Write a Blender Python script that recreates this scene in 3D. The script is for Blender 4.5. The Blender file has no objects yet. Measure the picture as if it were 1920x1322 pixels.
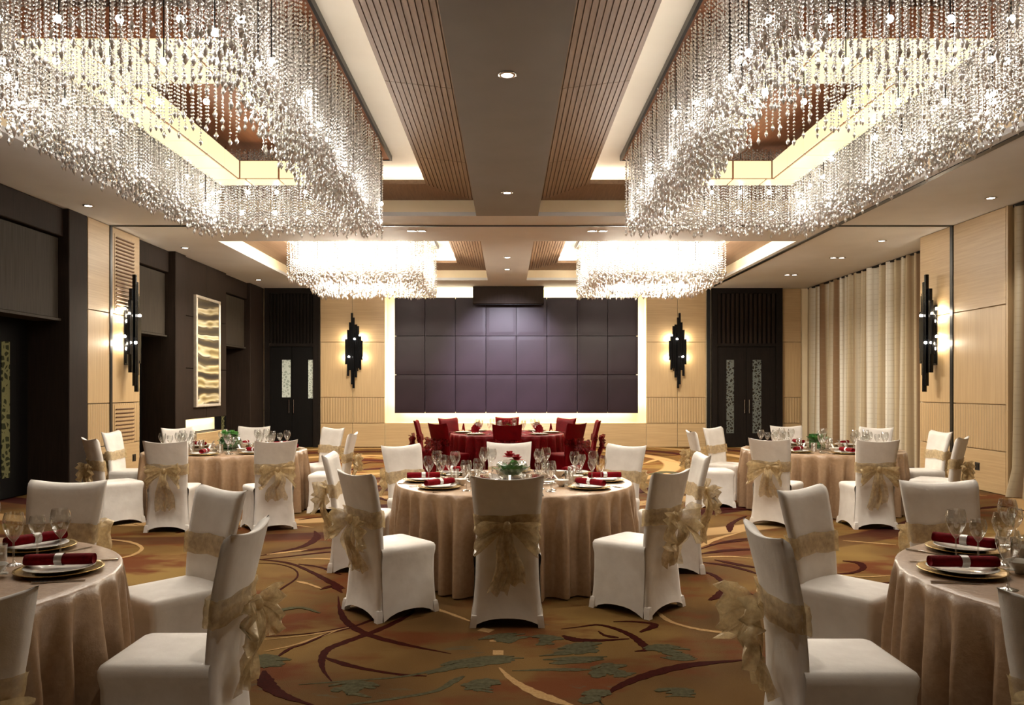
import bpy, math, random
import numpy as np
from mathutils import Vector, Matrix
PI = math.pi
R = math.radians
sc = bpy.context.scene
COL = sc.collection

# ------------------------------------------------------------------ camera, world, exposure
FPX, VPX, VPY, EYE = 1500.0, 951.0, 728.0, 1.55
cam_d = bpy.data.cameras.new('camera')
cam = bpy.data.objects.new('camera', cam_d); COL.objects.link(cam)
cam_d.sensor_width = 36.0
cam_d.lens = 36.0 * FPX / 1920.0
cam_d.shift_x = (960 - VPX) / 1920.0
cam_d.shift_y = (VPY - 661) / 1920.0
cam_d.clip_start = 0.05
cam.location = (0, 0, EYE)
cam.rotation_euler = (PI / 2, 0, 0)
sc.camera = cam
w = bpy.data.worlds.new('world'); sc.world = w
w.use_nodes = True
w.node_tree.nodes['Background'].inputs[0].default_value = (0.06, 0.05, 0.04, 1)
w.node_tree.nodes['Background'].inputs[1].default_value = 0.3
vs = sc.view_settings
vs.view_transform = 'Standard'; vs.look = 'None'; vs.gamma = 1.0; vs.use_curve_mapping = False
vs.exposure = 0.35
sc.cycles.use_denoising = True
sc.cycles.max_bounces = 5
sc.cycles.diffuse_bounces = 3
sc.cycles.glossy_bounces = 2
sc.cycles.transparent_max_bounces = 12
sc.cycles.use_adaptive_sampling = True
sc.cycles.adaptive_threshold = 0.04
sc.cycles.sample_clamp_indirect = 4.0
sc.cycles.caustics_reflective = False
sc.cycles.caustics_refractive = False

WARM = (1.0, 0.86, 0.68)
BULB = (1.0, 0.92, 0.82)
# strengths
P_NEAR, P_FAR, P_COVE_NEAR, P_COVE_FAR, P_SPOT, P_ALCOVE, P_SCONCE = 1.0, 1.0, 7.0, 40.0, 60.0, 11.0, 5.0

# room measures
Y_BACK, Y_FRONT = 21.0, -2.6
XL, XR, XCURT = -6.39, 7.17, 7.76
ZS, ZF, ZT, ZU = 4.17, 4.41, 4.49, 4.76      # soffit, fascia top, cornice tip, upper ceiling
CO_X0, CO_X1 = 0.47, 5.15
NEAR_Y = (2.6, 12.17)
FAR_Y = (14.25, 19.4)

# ------------------------------------------------------------------ helpers
class MB:
    def __init__(s): s.v = []; s.f = []
    def add(s, vs_, fs):
        b = len(s.v); s.v += [tuple(p) for p in vs_]; s.f += [tuple(i + b for i in f) for f in fs]; return s
    def box(s, x0, x1, y0, y1, z0, z1):
        return s.add([(x0,y0,z0),(x1,y0,z0),(x1,y1,z0),(x0,y1,z0),(x0,y0,z1),(x1,y0,z1),(x1,y1,z1),(x0,y1,z1)],
                     [(0,3,2,1),(4,5,6,7),(0,1,5,4),(1,2,6,5),(2,3,7,6),(3,0,4,7)])
    def bev(s, x0, x1, y0, y1, z0, z1, b, ax):
        # a slab whose face on side ax ('-y','+y','-x','+x','-z') has chamfered edges
        a = {'x':0,'y':1,'z':2}[ax[1]]; o = [i for i in range(3) if i != a]
        lo = [x0,y0,z0]; hi = [x1,y1,z1]
        back = hi[a] if ax[0] == '-' else lo[a]; front = lo[a] if ax[0] == '-' else hi[a]
        mid = front + b if ax[0] == '-' else front - b
        def ring(pos, ins):
            pts = []
            for (p, q) in ((0,0),(1,0),(1,1),(0,1)):
                c = [0,0,0]; c[a] = pos
                c[o[0]] = (lo[o[0]] + ins) if p == 0 else (hi[o[0]] - ins)
                c[o[1]] = (lo[o[1]] + ins) if q == 0 else (hi[o[1]] - ins)
                pts.append(tuple(c))
            return pts
        vs_ = ring(back, 0) + ring(mid, 0) + ring(front, b)
        fs = [(0,3,2,1)] + [(i, (i+1)%4, (i+1)%4+4, i+4) for i in range(4)] + [(i+4, (i+1)%4+4, (i+1)%4+8, i+8) for i in range(4)] + [(8,9,10,11)]
        return s.add(vs_, fs)
    def lathe(s, prof, n=20, c=(0,0,0)):
        vs_ = []; fs = []; m = len(prof)
        for k in range(n):
            a = 2*PI*k/n; ca, sa = math.cos(a), math.sin(a)
            vs_ += [(c[0]+r*ca, c[1]+r*sa, c[2]+z) for r, z in prof]
        for k in range(n):
            k2 = (k+1) % n
            for i in range(m-1):
                fs.append((k*m+i, k2*m+i, k2*m+i+1, k*m+i+1))
        return s.add(vs_, fs)
    def tube(s, p0, p1, r, n=8, r2=None):
        p0, p1 = Vector(p0), Vector(p1); d = (p1-p0).normalized()
        u = d.orthogonal().normalized(); v = d.cross(u); r2 = r if r2 is None else r2
        vs_ = []
        for p, rr in ((p0, r), (p1, r2)):
            vs_ += [tuple(p + rr*(math.cos(2*PI*k/n)*u + math.sin(2*PI*k/n)*v)) for k in range(n)]
        fs = [(k, (k+1)%n, n+(k+1)%n, n+k) for k in range(n)] + [tuple(range(n))[::-1], tuple(range(n, 2*n))]
        return s.add(vs_, fs)
    def grid(s, pts):      # pts[i][j]
        m = len(pts); n = len(pts[0])
        return s.add([p for row in pts for p in row],
                     [(i*n+j, i*n+j+1, (i+1)*n+j+1, (i+1)*n+j) for i in range(m-1) for j in range(n-1)])
    def loops(s, rings, cap_end=False, cap_start=False):
        m = len(rings); n = len(rings[0])
        fs = [(i*n+j, i*n+(j+1)%n, (i+1)*n+(j+1)%n, (i+1)*n+j) for i in range(m-1) for j in range(n)]
        if cap_end: fs.append(tuple(range((m-1)*n, m*n)))
        if cap_start: fs.append(tuple(range(n))[::-1])
        return s.add([p for r_ in rings for p in r_], fs)
    def mesh(s, name, mat=None, smooth=False):
        me = bpy.data.meshes.new(name); me.from_pydata(s.v, [], s.f); me.update()
        if mat: me.materials.append(mat)
        if smooth: me.polygons.foreach_set('use_smooth', [True]*len(me.polygons))
        return me
def ob(name, me, parent=None, loc=None, rz=0.0):
    o = bpy.data.objects.new(name, me); COL.objects.link(o)
    if parent: o.parent = parent
    if loc is not None: o.location = loc
    if rz: o.rotation_euler = (0, 0, rz)
    return o
def tag(o, label, cat, group=None, kind=None):
    o['label'] = label; o['category'] = cat
    if group: o['group'] = group
    if kind: o['kind'] = kind
    return o
def thing(name, label, cat, loc=(0,0,0), rz=0.0, group=None):
    return tag(ob(name, None, None, loc, rz), label, cat, group)
def struct(name, me, parent=None):
    o = ob(name, me, parent)
    if parent is None: o['kind'] = 'structure'
    return o
def copy_tree(o, parent=None):
    c = o.copy(); COL.objects.link(c); c.parent = parent
    for ch in list(o.children): copy_tree(ch, c)
    return c

# ------------------------------------------------------------------ materials
def srgb(r, g, b):
    f = lambda c: (c/255/12.92) if c/255 <= 0.04045 else ((c/255+0.055)/1.055)**2.4
    return (f(r), f(g), f(b), 1)
class NT:
    def __init__(s, name):
        s.m = bpy.data.materials.new(name); s.m.use_nodes = True
        s.t = s.m.node_tree; s.b = s.t.nodes['Principled BSDF']; s.out = s.t.nodes['Material Output']
    def n(s, typ, **kw):
        nd = s.t.nodes.new(typ)
        for k, v in kw.items(): setattr(nd, k, v)
        return nd
    def l(s, a, b): s.t.links.new(a, b)
    def coords(s, scale=(1,1,1), kind='Object'):
        tc = s.n('ShaderNodeTexCoord'); mp = s.n('ShaderNodeMapping'); mp.inputs['Scale'].default_value = scale
        s.l(tc.outputs[kind], mp.inputs['Vector']); return mp.outputs[0]
    def noise(s, vec, scale=5.0, detail=2.0, rough=0.5):
        nd = s.n('ShaderNodeTexNoise'); nd.inputs['Scale'].default_value = scale; nd.inputs['Detail'].default_value = detail
        nd.inputs['Roughness'].default_value = rough; s.l(vec, nd.inputs['Vector']); return nd.outputs['Fac']
    def ramp(s, fac, stops):
        nd = s.n('ShaderNodeValToRGB'); cr = nd.color_ramp
        while len(cr.elements) > 1: cr.elements.remove(cr.elements[-1])
        cr.elements[0].position = stops[0][0]; cr.elements[0].color = stops[0][1]
        for p, c in stops[1:]:
            e = cr.elements.new(p); e.color = c
        s.l(fac, nd.inputs[0]); return nd.outputs[0]
    def mix(s, fac, a, b):
        nd = s.n('ShaderNodeMix', data_type='RGBA')
        if isinstance(fac, float): nd.inputs[0].default_value = fac
        else: s.l(fac, nd.inputs[0])
        for i, x in ((6, a), (7, b)):
            if isinstance(x, tuple): nd.inputs[i].default_value = x
            else: s.l(x, nd.inputs[i])
        return nd.outputs[2]
    def math(s, op, a, b=0.0, clamp=False):
        nd = s.n('ShaderNodeMath', operation=op); nd.use_clamp = clamp
        for i, x in ((0, a), (1, b)):
            if isinstance(x, (int, float)): nd.inputs[i].default_value = x
            else: s.l(x, nd.inputs[i])
        return nd.outputs[0]
    def bump(s, h, strength=0.3, dist=0.01):
        nd = s.n('ShaderNodeBump'); nd.inputs['Strength'].default_value = strength; nd.inputs['Distance'].default_value = dist
        s.l(h, nd.inputs['Height']); s.l(nd.outputs[0], s.b.inputs['Normal'])
    def set(s, **kw):
        for k, v in kw.items():
            i = s.b.inputs[k.replace('_', ' ')]
            if hasattr(v, 'links') or isinstance(v, bpy.types.NodeSocket): s.l(v, i)
            else: i.default_value = v
        return s
def plain(name, col, rough=0.5, metal=0.0, **kw):
    t = NT(name); t.set(Base_Color=col, Roughness=rough, Metallic=metal, **kw); return t.m
def varied(name, c1, c2, scale=8.0, rough=0.6, metal=0.0, bumps=0.0, stretch=(1,1,1), detail=3.0, **kw):
    t = NT(name); f = t.noise(t.coords(stretch), scale, detail)
    t.set(Base_Color=t.ramp(f, [(0.3, c1), (0.7, c2)]), Roughness=rough, Metallic=metal, **kw)
    if bumps: t.bump(f, bumps, 0.01)
    return t.m
def wood(name, c1, c2, stretch, rough=0.42, flute=None):
    t = NT(name)
    f = t.noise(t.coords(stretch), 1.0, 4.0, 0.6)
    c = t.ramp(f, [(0.25, c1), (0.75, c2)])
    if flute:
        wv = t.n('ShaderNodeTexWave', wave_type='BANDS', bands_direction='DIAGONAL'); wv.inputs['Scale'].default_value = flute
        t.l(t.coords((1,1,0)), wv.inputs['Vector'])
        c = t.mix(t.math('MULTIPLY', t.math('LESS_THAN', wv.outputs['Fac'], 0.25), 0.35), c, tuple(x*0.45 for x in c1[:3]) + (1,))
        t.bump(wv.outputs['Fac'], 0.5, 0.01)
    t.set(Base_Color=c, Roughness=rough); return t.m
def emit(name, col, strength):
    t = NT(name); t.set(Base_Color=(0.14,0.12,0.07,1), Emission_Color=tuple(col[:3]) + (1,), Emission_Strength=strength); return t.m

W1, W2 = srgb(160,133,95), srgb(184,157,117)
M = {}
M['wood_v'] = wood('light_wood_vertical_grain', W1, W2, (45,45,1.2))
M['wood_h'] = wood('light_wood_horizontal_grain', W1, W2, (1.2,1.2,45))
M['wood_f'] = wood('light_wood_fluted', W1, W2, (45,45,1.2), flute=9.0)
M['wood_c'] = wood('ceiling_wood', srgb(106,82,62), srgb(134,106,82), (40,1.0,40), rough=0.5)
M['wood_plate'] = wood('plate_wood', srgb(120,72,44), srgb(150,96,60), (30,1.0,30), rough=0.5)
M['dark'] = varied('dark_stained_wood', srgb(18,14,12), srgb(28,22,18), 3.0, 0.7, Specular_IOR_Level=0.1, stretch=(30,30,1.0))
M['darker'] = varied('near_black_wood', srgb(10,9,8), srgb(16,13,12), 3.0, 0.7, Specular_IOR_Level=0.1, stretch=(30,30,1.0))
M['brownpanel'] = varied('dark_brown_lacquer_panel', srgb(30,23,18), srgb(41,31,25), 3.0, 0.7, Specular_IOR_Level=0.1, stretch=(25,25,1.0))
M['transom'] = varied('grey_brown_fluted_panel', srgb(42,37,31), srgb(60,53,45), 3.0, 0.7, Specular_IOR_Level=0.1, stretch=(22,22,0.6))
M['soffit'] = varied('ceiling_paint_warm_grey', srgb(200,198,196), srgb(206,204,202), 2.0, 0.7)
M['strip'] = varied('ceiling_paint_taupe', srgb(116,113,110), srgb(122,119,116), 2.0, 0.6)
M['white'] = varied('ceiling_paint_white', srgb(226,222,210), srgb(232,228,216), 2.0, 0.7)
M['cream'] = varied('cream_paint', srgb(226,208,172), srgb(232,215,182), 2.0, 0.6)
M['black'] = varied('black_metal_track', srgb(18,18,20), srgb(26,26,28), 6.0, 0.35, 0.5)
M['socket'] = plain('black_plastic_socket', srgb(16,16,16), 0.4)
def leather():
    t = NT('aubergine_leather'); co = t.coords((1,1,1))
    big = t.noise(co, 1.2, 2.0); fine = t.noise(co, 160.0, 2.0)
    t.set(Base_Color=t.ramp(big, [(0.3, srgb(30,20,25)), (0.7, srgb(39,27,34))]), Roughness=0.42, Specular_IOR_Level=0.16)
    t.bump(fine, 0.2, 0.006); return t.m
M['leather'] = leather()
def cover_mat(name, c1, c2, rough, spec=0.35):
    t = NT(name); f = t.noise(t.coords((1,1,1)), 9.0, 3.0); fine = t.noise(t.coords((220,220,220)), 1.0, 1.0)
    t.set(Base_Color=t.ramp(f, [(0.3, c1), (0.7, c2)]), Roughness=rough, Specular_IOR_Level=spec)
    t.bump(t.math('ADD', t.math('MULTIPLY', f, 1.5), t.math('MULTIPLY', fine, 0.1)), 0.12, 0.02); return t.m
M['cover'] = cover_mat('white_stretch_cover', srgb(222,215,205), srgb(234,228,219), 0.6)
M['redcover'] = cover_mat('dark_red_cover', srgb(84,1,7), srgb(104,2,9), 0.55, 0.08)
def organza(name, c1, c2, alpha):
    t = NT(name); f = t.noise(t.coords((1,1,1)), 26.0, 4.0, 0.65)
    t.set(Base_Color=t.ramp(f, [(0.3, c1), (0.72, c2)]), Roughness=0.35, Metallic=0.15)
    tr = t.n('ShaderNodeBsdfTransparent'); tl = t.n('ShaderNodeBsdfTranslucent'); tl.inputs[0].default_value = c2
    m1 = t.n('ShaderNodeMixShader'); m1.inputs[0].default_value = 0.35
    t.l(t.b.outputs[0], m1.inputs[1]); t.l(tl.outputs[0], m1.inputs[2])
    m2 = t.n('ShaderNodeMixShader')
    t.l(t.math('MULTIPLY_ADD', f, -0.5, True), m2.inputs[0])
    nd = m2.inputs[0].links[0].from_node; nd.inputs[2].default_value = alpha + 0.25; nd.use_clamp = True
    t.l(m1.outputs[0], m2.inputs[1]); t.l(tr.outputs[0], m2.inputs[2]); t.l(m2.outputs[0], t.out.inputs[0]); t.bump(f, 0.4, 0.01)
    return t.m
M['sash'] = organza('gold_organza', srgb(158,128,82), srgb(232,208,160), 0.34)
M['redsash'] = organza('red_organza', srgb(92,4,10), srgb(126,8,16), 0.2)
def cloth(name, c1, c2, rough, sheen, spec=0.6):
    t = NT(name); f = t.noise(t.coords((1,1,1)), 34.0, 3.0, 0.6)
    t.set(Base_Color=t.ramp(f, [(0.35, c1), (0.65, c2)]), Roughness=rough, Sheen_Weight=sheen, Specular_IOR_Level=spec)
    t.bump(f, 0.25, 0.01); return t.m
M['goldcloth'] = cloth('champagne_satin_cloth', srgb(154,124,94), srgb(166,136,106), 0.36, 0.0, 0.5)
M['redcloth'] = cloth('red_satin_cloth', srgb(88,1,7), srgb(106,3,10), 0.45, 0.0, 0.15)
M['napkin'] = cloth('burgundy_napkin_cloth', srgb(98,3,11), srgb(122,6,16), 0.8, 0.0, 0.08)
M['porcelain'] = varied('white_porcelain', srgb(232,228,218), srgb(240,236,228), 3.0, 0.12)
M['gold'] = varied('gold_rim_glaze', srgb(196,162,96), srgb(214,182,116), 5.0, 0.22, 0.8)
M['steel'] = varied('polished_steel', srgb(190,186,180), srgb(206,202,196), 5.0, 0.18, 1.0)
M['satin'] = varied('silver_satin_ring', srgb(206,200,196), srgb(226,222,218), 20.0, 0.35, 0.3)
def glass(name, tint, gl=0.9, fac=0.75, base=0.12):
    t = NT(name); t.t.nodes.remove(t.b)
    tr = t.n('ShaderNodeBsdfTransparent'); tr.inputs[0].default_value = tint
    gs = t.n('ShaderNodeBsdfGlossy'); gs.inputs['Roughness'].default_value = 0.03; gs.inputs[0].default_value = (gl,gl,gl,1)
    lw = t.n('ShaderNodeLayerWeight'); lw.inputs[0].default_value = 0.35
    f = t.math('MULTIPLY_ADD', lw.outputs['Facing'], fac); f.node.inputs[2].default_value = base; f.node.use_clamp = True
    mx = t.n('ShaderNodeMixShader'); t.l(f, mx.inputs[0]); t.l(tr.outputs[0], mx.inputs[1]); t.l(gs.outputs[0], mx.inputs[2])
    t.l(mx.outputs[0], t.out.inputs[0]); return t.m
M['glass'] = glass('clear_glass', (0.94,0.95,0.94,1))
M['thinglass'] = glass('thin_clear_glass', (0.97,0.98,0.97,1), 0.9, 0.4, 0.05)
M['greenglass'] = glass('green_glass', (0.55,0.80,0.62,1))
def crystal():
    t = NT('crystal_bead'); t.t.nodes.remove(t.b)
    gs = t.n('ShaderNodeBsdfGlossy'); gs.inputs['Roughness'].default_value = 0.12; gs.inputs[0].default_value = (0.96,0.95,0.93,1)
    df = t.n('ShaderNodeBsdfDiffuse'); df.inputs[0].default_value = (0.80,0.78,0.76,1)
    tl = t.n('ShaderNodeBsdfTranslucent'); tl.inputs[0].default_value = (0.84,0.82,0.80,1)
    a = t.n('ShaderNodeMixShader'); a.inputs[0].default_value = 0.5; t.l(df.outputs[0], a.inputs[1]); t.l(tl.outputs[0], a.inputs[2])
    b = t.n('ShaderNodeMixShader'); b.inputs[0].default_value = 0.5; t.l(a.outputs[0], b.inputs[1]); t.l(gs.outputs[0], b.inputs[2])
    tr = t.n('ShaderNodeBsdfTransparent'); c = t.n('ShaderNodeMixShader'); c.inputs[0].default_value = 0.0
    t.l(b.outputs[0], c.inputs[1]); t.l(tr.outputs[0], c.inputs[2]); t.l(c.outputs[0], t.out.inputs[0]); return t.m
M['crystal'] = crystal()
M['bulb'] = emit('lit_bulb', (1.0,0.93,0.82), 60.0)
M['bulb_far'] = emit('bright_lit_bulb', (1.0,0.90,0.74), 120.0)
M['panel_light'] = emit('backlit_yellow_panel', (1.0,0.89,0.49), 0.86)
M['led'] = emit('warm_led_strip', (1.0,0.84,0.55), 8.0)
M['lamp'] = emit('downlight_lens', (1.0,0.93,0.82), 14.0)
for _k in ('bulb','bulb_far','panel_light','led','lamp'): M[_k].cycles.emission_sampling = 'NONE'
M['leaf'] = varied('green_leaf', srgb(52,108,52), srgb(122,178,92), 14.0, 0.4)
M['rose'] = varied('red_petal', srgb(128,8,20), srgb(170,22,34), 30.0, 0.6)
M['pinkpetal'] = varied('pink_white_petal', srgb(214,150,150), srgb(240,226,214), 18.0, 0.6)
M['creampetal'] = varied('cream_petal', srgb(214,178,110), srgb(240,220,170), 18.0, 0.6)
def curtain_mat():
    t = NT('woven_curtain'); tc = t.coords((1,1,1))
    sx = t.n('ShaderNodeSeparateXYZ'); t.l(tc, sx.inputs[0])
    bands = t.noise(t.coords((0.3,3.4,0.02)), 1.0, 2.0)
    c = t.ramp(bands, [(0.40, srgb(122,94,64)), (0.5, srgb(176,160,130)), (0.61, srgb(216,212,200))])  # tan and cream bands put lit and shaded folds into the cloth colour
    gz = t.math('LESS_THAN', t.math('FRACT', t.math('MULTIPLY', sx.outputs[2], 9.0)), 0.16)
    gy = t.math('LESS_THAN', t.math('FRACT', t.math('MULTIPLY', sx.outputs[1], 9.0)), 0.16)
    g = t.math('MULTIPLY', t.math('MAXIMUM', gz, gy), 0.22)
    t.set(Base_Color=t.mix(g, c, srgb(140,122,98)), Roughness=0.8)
    tl = t.n('ShaderNodeBsdfTranslucent'); t.l(c, tl.inputs[0])
    mx = t.n('ShaderNodeMixShader'); mx.inputs[0].default_value = 0.2
    t.l(t.b.outputs[0], mx.inputs[1]); t.l(tl.outputs[0], mx.inputs[2]); t.l(mx.outputs[0], t.out.inputs[0]); return t.m
M['curtain'] = curtain_mat()
def painting_mat():
    t = NT('abstract_painting')
    wv = t.n('ShaderNodeTexWave', wave_type='BANDS', bands_direction='Z'); wv.inputs['Scale'].default_value = 1.0
    wv.inputs['Distortion'].default_value = 5.5; wv.inputs['Detail'].default_value = 2.5; wv.inputs['Detail Scale'].default_value = 1.1
    t.l(t.coords((1, 0.42, 1.0)), wv.inputs['Vector'])
    c1 = t.ramp(wv.outputs['Fac'], [(0.0, srgb(24,20,16)), (0.25, srgb(66,54,36)), (0.42, srgb(150,132,88)), (0.6, srgb(206,196,164)), (0.8, srgb(176,160,112)), (1.0, srgb(112,94,54))])
    c2 = t.ramp(wv.outputs['Fac'], [(0.0, srgb(40,34,26)), (0.45, srgb(84,70,44)), (0.65, srgb(30,25,20)), (0.85, srgb(216,208,184)), (1.0, srgb(190,176,136))])
    c = t.mix(t.ramp(t.noise(t.coords((1, 0.5, 1.6)), 1.4, 2.0), [(0.45, (0,0,0,1)), (0.55, (1,1,1,1))]), c1, c2)
    t.set(Base_Color=c, Roughness=0.5); return t.m
M['painting'] = painting_mat()
M['frame'] = varied('silver_leaf_frame', srgb(200,192,176), srgb(222,214,200), 12.0, 0.35, 0.4)
def motif(name, base, mark, scale):
    t = NT(name); v = t.n('ShaderNodeTexVoronoi', feature='DISTANCE_TO_EDGE'); v.inputs['Scale'].default_value = scale
    t.l(t.coords((1,1,1)), v.inputs['Vector'])
    c = t.mix(t.math('LESS_THAN', v.outputs['Distance'], 0.16), base, mark)
    t.set(Base_Color=c, Roughness=0.15); return t.m
M['motif_light'] = motif('etched_pale_glass', srgb(150,160,150), srgb(196,204,196), 14.0)
M['motif_dark'] = motif('etched_dark_glass', srgb(26,26,25), srgb(84,90,88), 13.0)
M['motif_green'] = motif('etched_olive_glass', srgb(52,54,38), srgb(110,108,74), 11.0)
M['sconce'] = varied('black_lacquer_metal', srgb(14,15,18), srgb(22,23,26), 8.0, 0.18, 0.6)

# ------------------------------------------------------------------ carpet
def floor_pt(x, y):
    d = FPX*EYE/(y-VPY); return ((x-VPX)*d/FPX, d)
DR, TE, CR = srgb(58,15,12), srgb(78,80,64), srgb(176,142,96)
STROKES = [  # photo pixels along the stroke on the carpet, colour, half width in metres
 ([(634,1118),(638,1145),(652,1168),(690,1190),(760,1209),(846,1226)],'d',.026), ([(775,1132),(731,1150),(660,1176),(600,1192)],'d',.024),
 ([(778,1136),(768,1152),(715,1179),(650,1203),(616,1217),(604,1234),(606,1256),(622,1278)],'d',.026), ([(605,1232),(663,1250),(742,1264),(800,1268)],'d',.026),
 ([(786,1135),(830,1146),(882,1165)],'c',.03), ([(936,1252),(962,1276),(1010,1302),(1080,1326)],'c',.034),
 ([(900,1180),(922,1184)],'c',.035), ([(918,1195),(940,1194)],'c',.016), ([(918,1202),(940,1202)],'c',.016), ([(924,1224),(944,1224)],'c',.04),
 ([(560,1284),(640,1278),(753,1269),(830,1254),(900,1240),(950,1234)],'t',.018), ([(800,1264),(860,1248),(930,1236),(1000,1234)],'t',.05),
 ([(650,1322),(720,1313),(813,1297),(850,1278),(870,1268)],'t',.026), ([(862,1290),(900,1286),(940,1292)],'t',.05), ([(620,1296),(660,1290),(720,1300)],'t',.06),
 ([(900,1206),(950,1196),(1000,1190)],'t',.05), ([(985,1204),(1025,1200),(1065,1203)],'t',.06), ([(1000,1228),(1060,1222),(1110,1214),(1155,1212)],'t',.05), ([(1010,1240),(1080,1238),(1150,1236)],'t',.035),
 ([(960,1258),(1040,1256),(1110,1256)],'t',.022), ([(1110,1272),(1130,1262),(1150,1256),(1185,1252)],'t',.07), ([(1215,1222),(1250,1218),(1300,1222)],'t',.05), ([(1240,1228),(1280,1232),(1300,1230)],'t',.04),
 ([(1085,1316),(1120,1308),(1145,1312)],'t',.05), ([(1235,1302),(1270,1298),(1310,1302)],'t',.035),
 ([(1232,1147),(1250,1162),(1275,1172),(1320,1182),(1392,1190)],'c',.03), ([(1130,1308),(1160,1288),(1212,1267),(1290,1248),(1405,1237)],'d',.034),
 ([(1052,1180),(1085,1176),(1120,1172),(1150,1178),(1180,1190),(1200,1204),(1212,1218),(1190,1222)],'d',.026), ([(1055,1192),(1080,1200),(1130,1201),(1180,1198)],'d',.034),
 ([(1122,1184),(1135,1192),(1160,1196)],'d',.02), ([(1150,1166),(1190,1166),(1228,1172),(1200,1186)],'d',.028),
 ([(495,1258),(500,1282),(530,1304),(590,1324)],'d',.04), ([(470,1244),(505,1240),(545,1242)],'t',.06), ([(495,1200),(579,1191),(654,1177)],'c',.015), ([(495,1222),(555,1209),(631,1183)],'c',.017),
 ([(470,1196),(590,1187),(670,1172)],'d',.013), ([(520,1232),(545,1216),(570,1208),(620,1186)],'d',.018),
 ([(476,1045),(520,1036),(570,1024),(594,1008),(590,996)],'d',.04), ([(480,1050),(540,1044),(610,1036),(660,1034)],'d',.03), ([(500,1040),(570,1032),(640,1026)],'c',.03),
 ([(476,1048),(540,1056),(584,1073),(620,1092),(645,1104)],'d',.038), ([(560,1058),(600,1064),(640,1078)],'d',.03), ([(540,1050),(600,1048),(660,1052)],'c',.025), ([(565,1034),(610,1028),(660,1024)],'d',.04),
 ([(470,1056),(520,1058),(552,1068),(556,1084),(520,1110),(495,1136)],'d',.014), ([(556,1090),(580,1096),(602,1104)],'c',.026), ([(600,1106),(625,1100),(642,1112)],'d',.03),
 ([(180,1010),(240,1016),(266,1028),(246,1042),(200,1050)],'c',.035), ([(560,975),(600,970),(640,968)],'d',.04),([(500,988),(540,984),(590,990)],'c',.03),
 ([(1312,1070),(1340,1080),(1358,1098),(1350,1116),(1330,1126)],'d',.045), ([(1368,998),(1370,984),(1385,974),(1400,968)],'d',.045), ([(1305,1030),(1340,1012),(1398,996)],'c',.032),
 ([(1306,1032),(1360,1016),(1420,1008)],'d',.028), ([(1306,1040),(1370,1032),(1440,1030)],'d',.04), ([(1310,1046),(1370,1044),(1440,1050)],'c',.022), ([(1310,1054),(1370,1062),(1440,1082)],'d',.03), ([(1340,1050),(1400,1062),(1440,1066)],'d',.035),
 ([(1330,1022),(1400,1014),(1440,1016)],'d',.03), ([(1580,1052),(1610,1056),(1618,1066),(1600,1074),(1560,1078)],'d',.04), ([(1570,1078),(1620,1082),(1670,1080)],'c',.025), ([(1580,1014),(1620,1017),(1680,1022)],'c',.03), ([(1600,1092),(1640,1096),(1670,1092)],'d',.03),
 ([(1320,960),(1380,955),(1440,962)],'d',.03), ([(1490,960),(1540,950),(1600,955)],'c',.03),
 ([(650,885),(690,868),(740,870),(800,880)],'d',.05), ([(610,910),(660,890),(730,893)],'c',.06), ([(650,852),(700,858),(760,850)],'c',.07), ([(660,935),(690,930),(730,940)],'d',.05), ([(655,905),(690,915),(740,905)],'d',.05),
 ([(1205,870),(1240,862),(1300,872)],'c',.07), ([(1200,925),(1240,915),(1300,922)],'d',.05), ([(1215,895),(1250,885),(1300,896)],'t',.07), ([(1200,850),(1260,854),(1310,846)],'d',.06), ([(1205,945),(1240,935),(1310,945)],'c',.05), ([(1210,905),(1250,910),(1290,905)],'c',.04),
 ([(330,1000),(400,985),(450,992)],'d',.04), ([(180,985),(240,980),(290,990)],'c',.035), ([(1720,935),(1780,925),(1850,930)],'c',.05), ([(1830,955),(1880,950),(1930,960)],'d',.05), ([(1840,915),(1890,905),(1930,912)],'c',.05),
 ([(250,1120),(300,1180),(290,1240)],'d',.04), ([(500,1150),(560,1140),(600,1150)],'t',.03), ([(1380,1110),(1420,1120),(1460,1160)],'d',.03),
]
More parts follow.
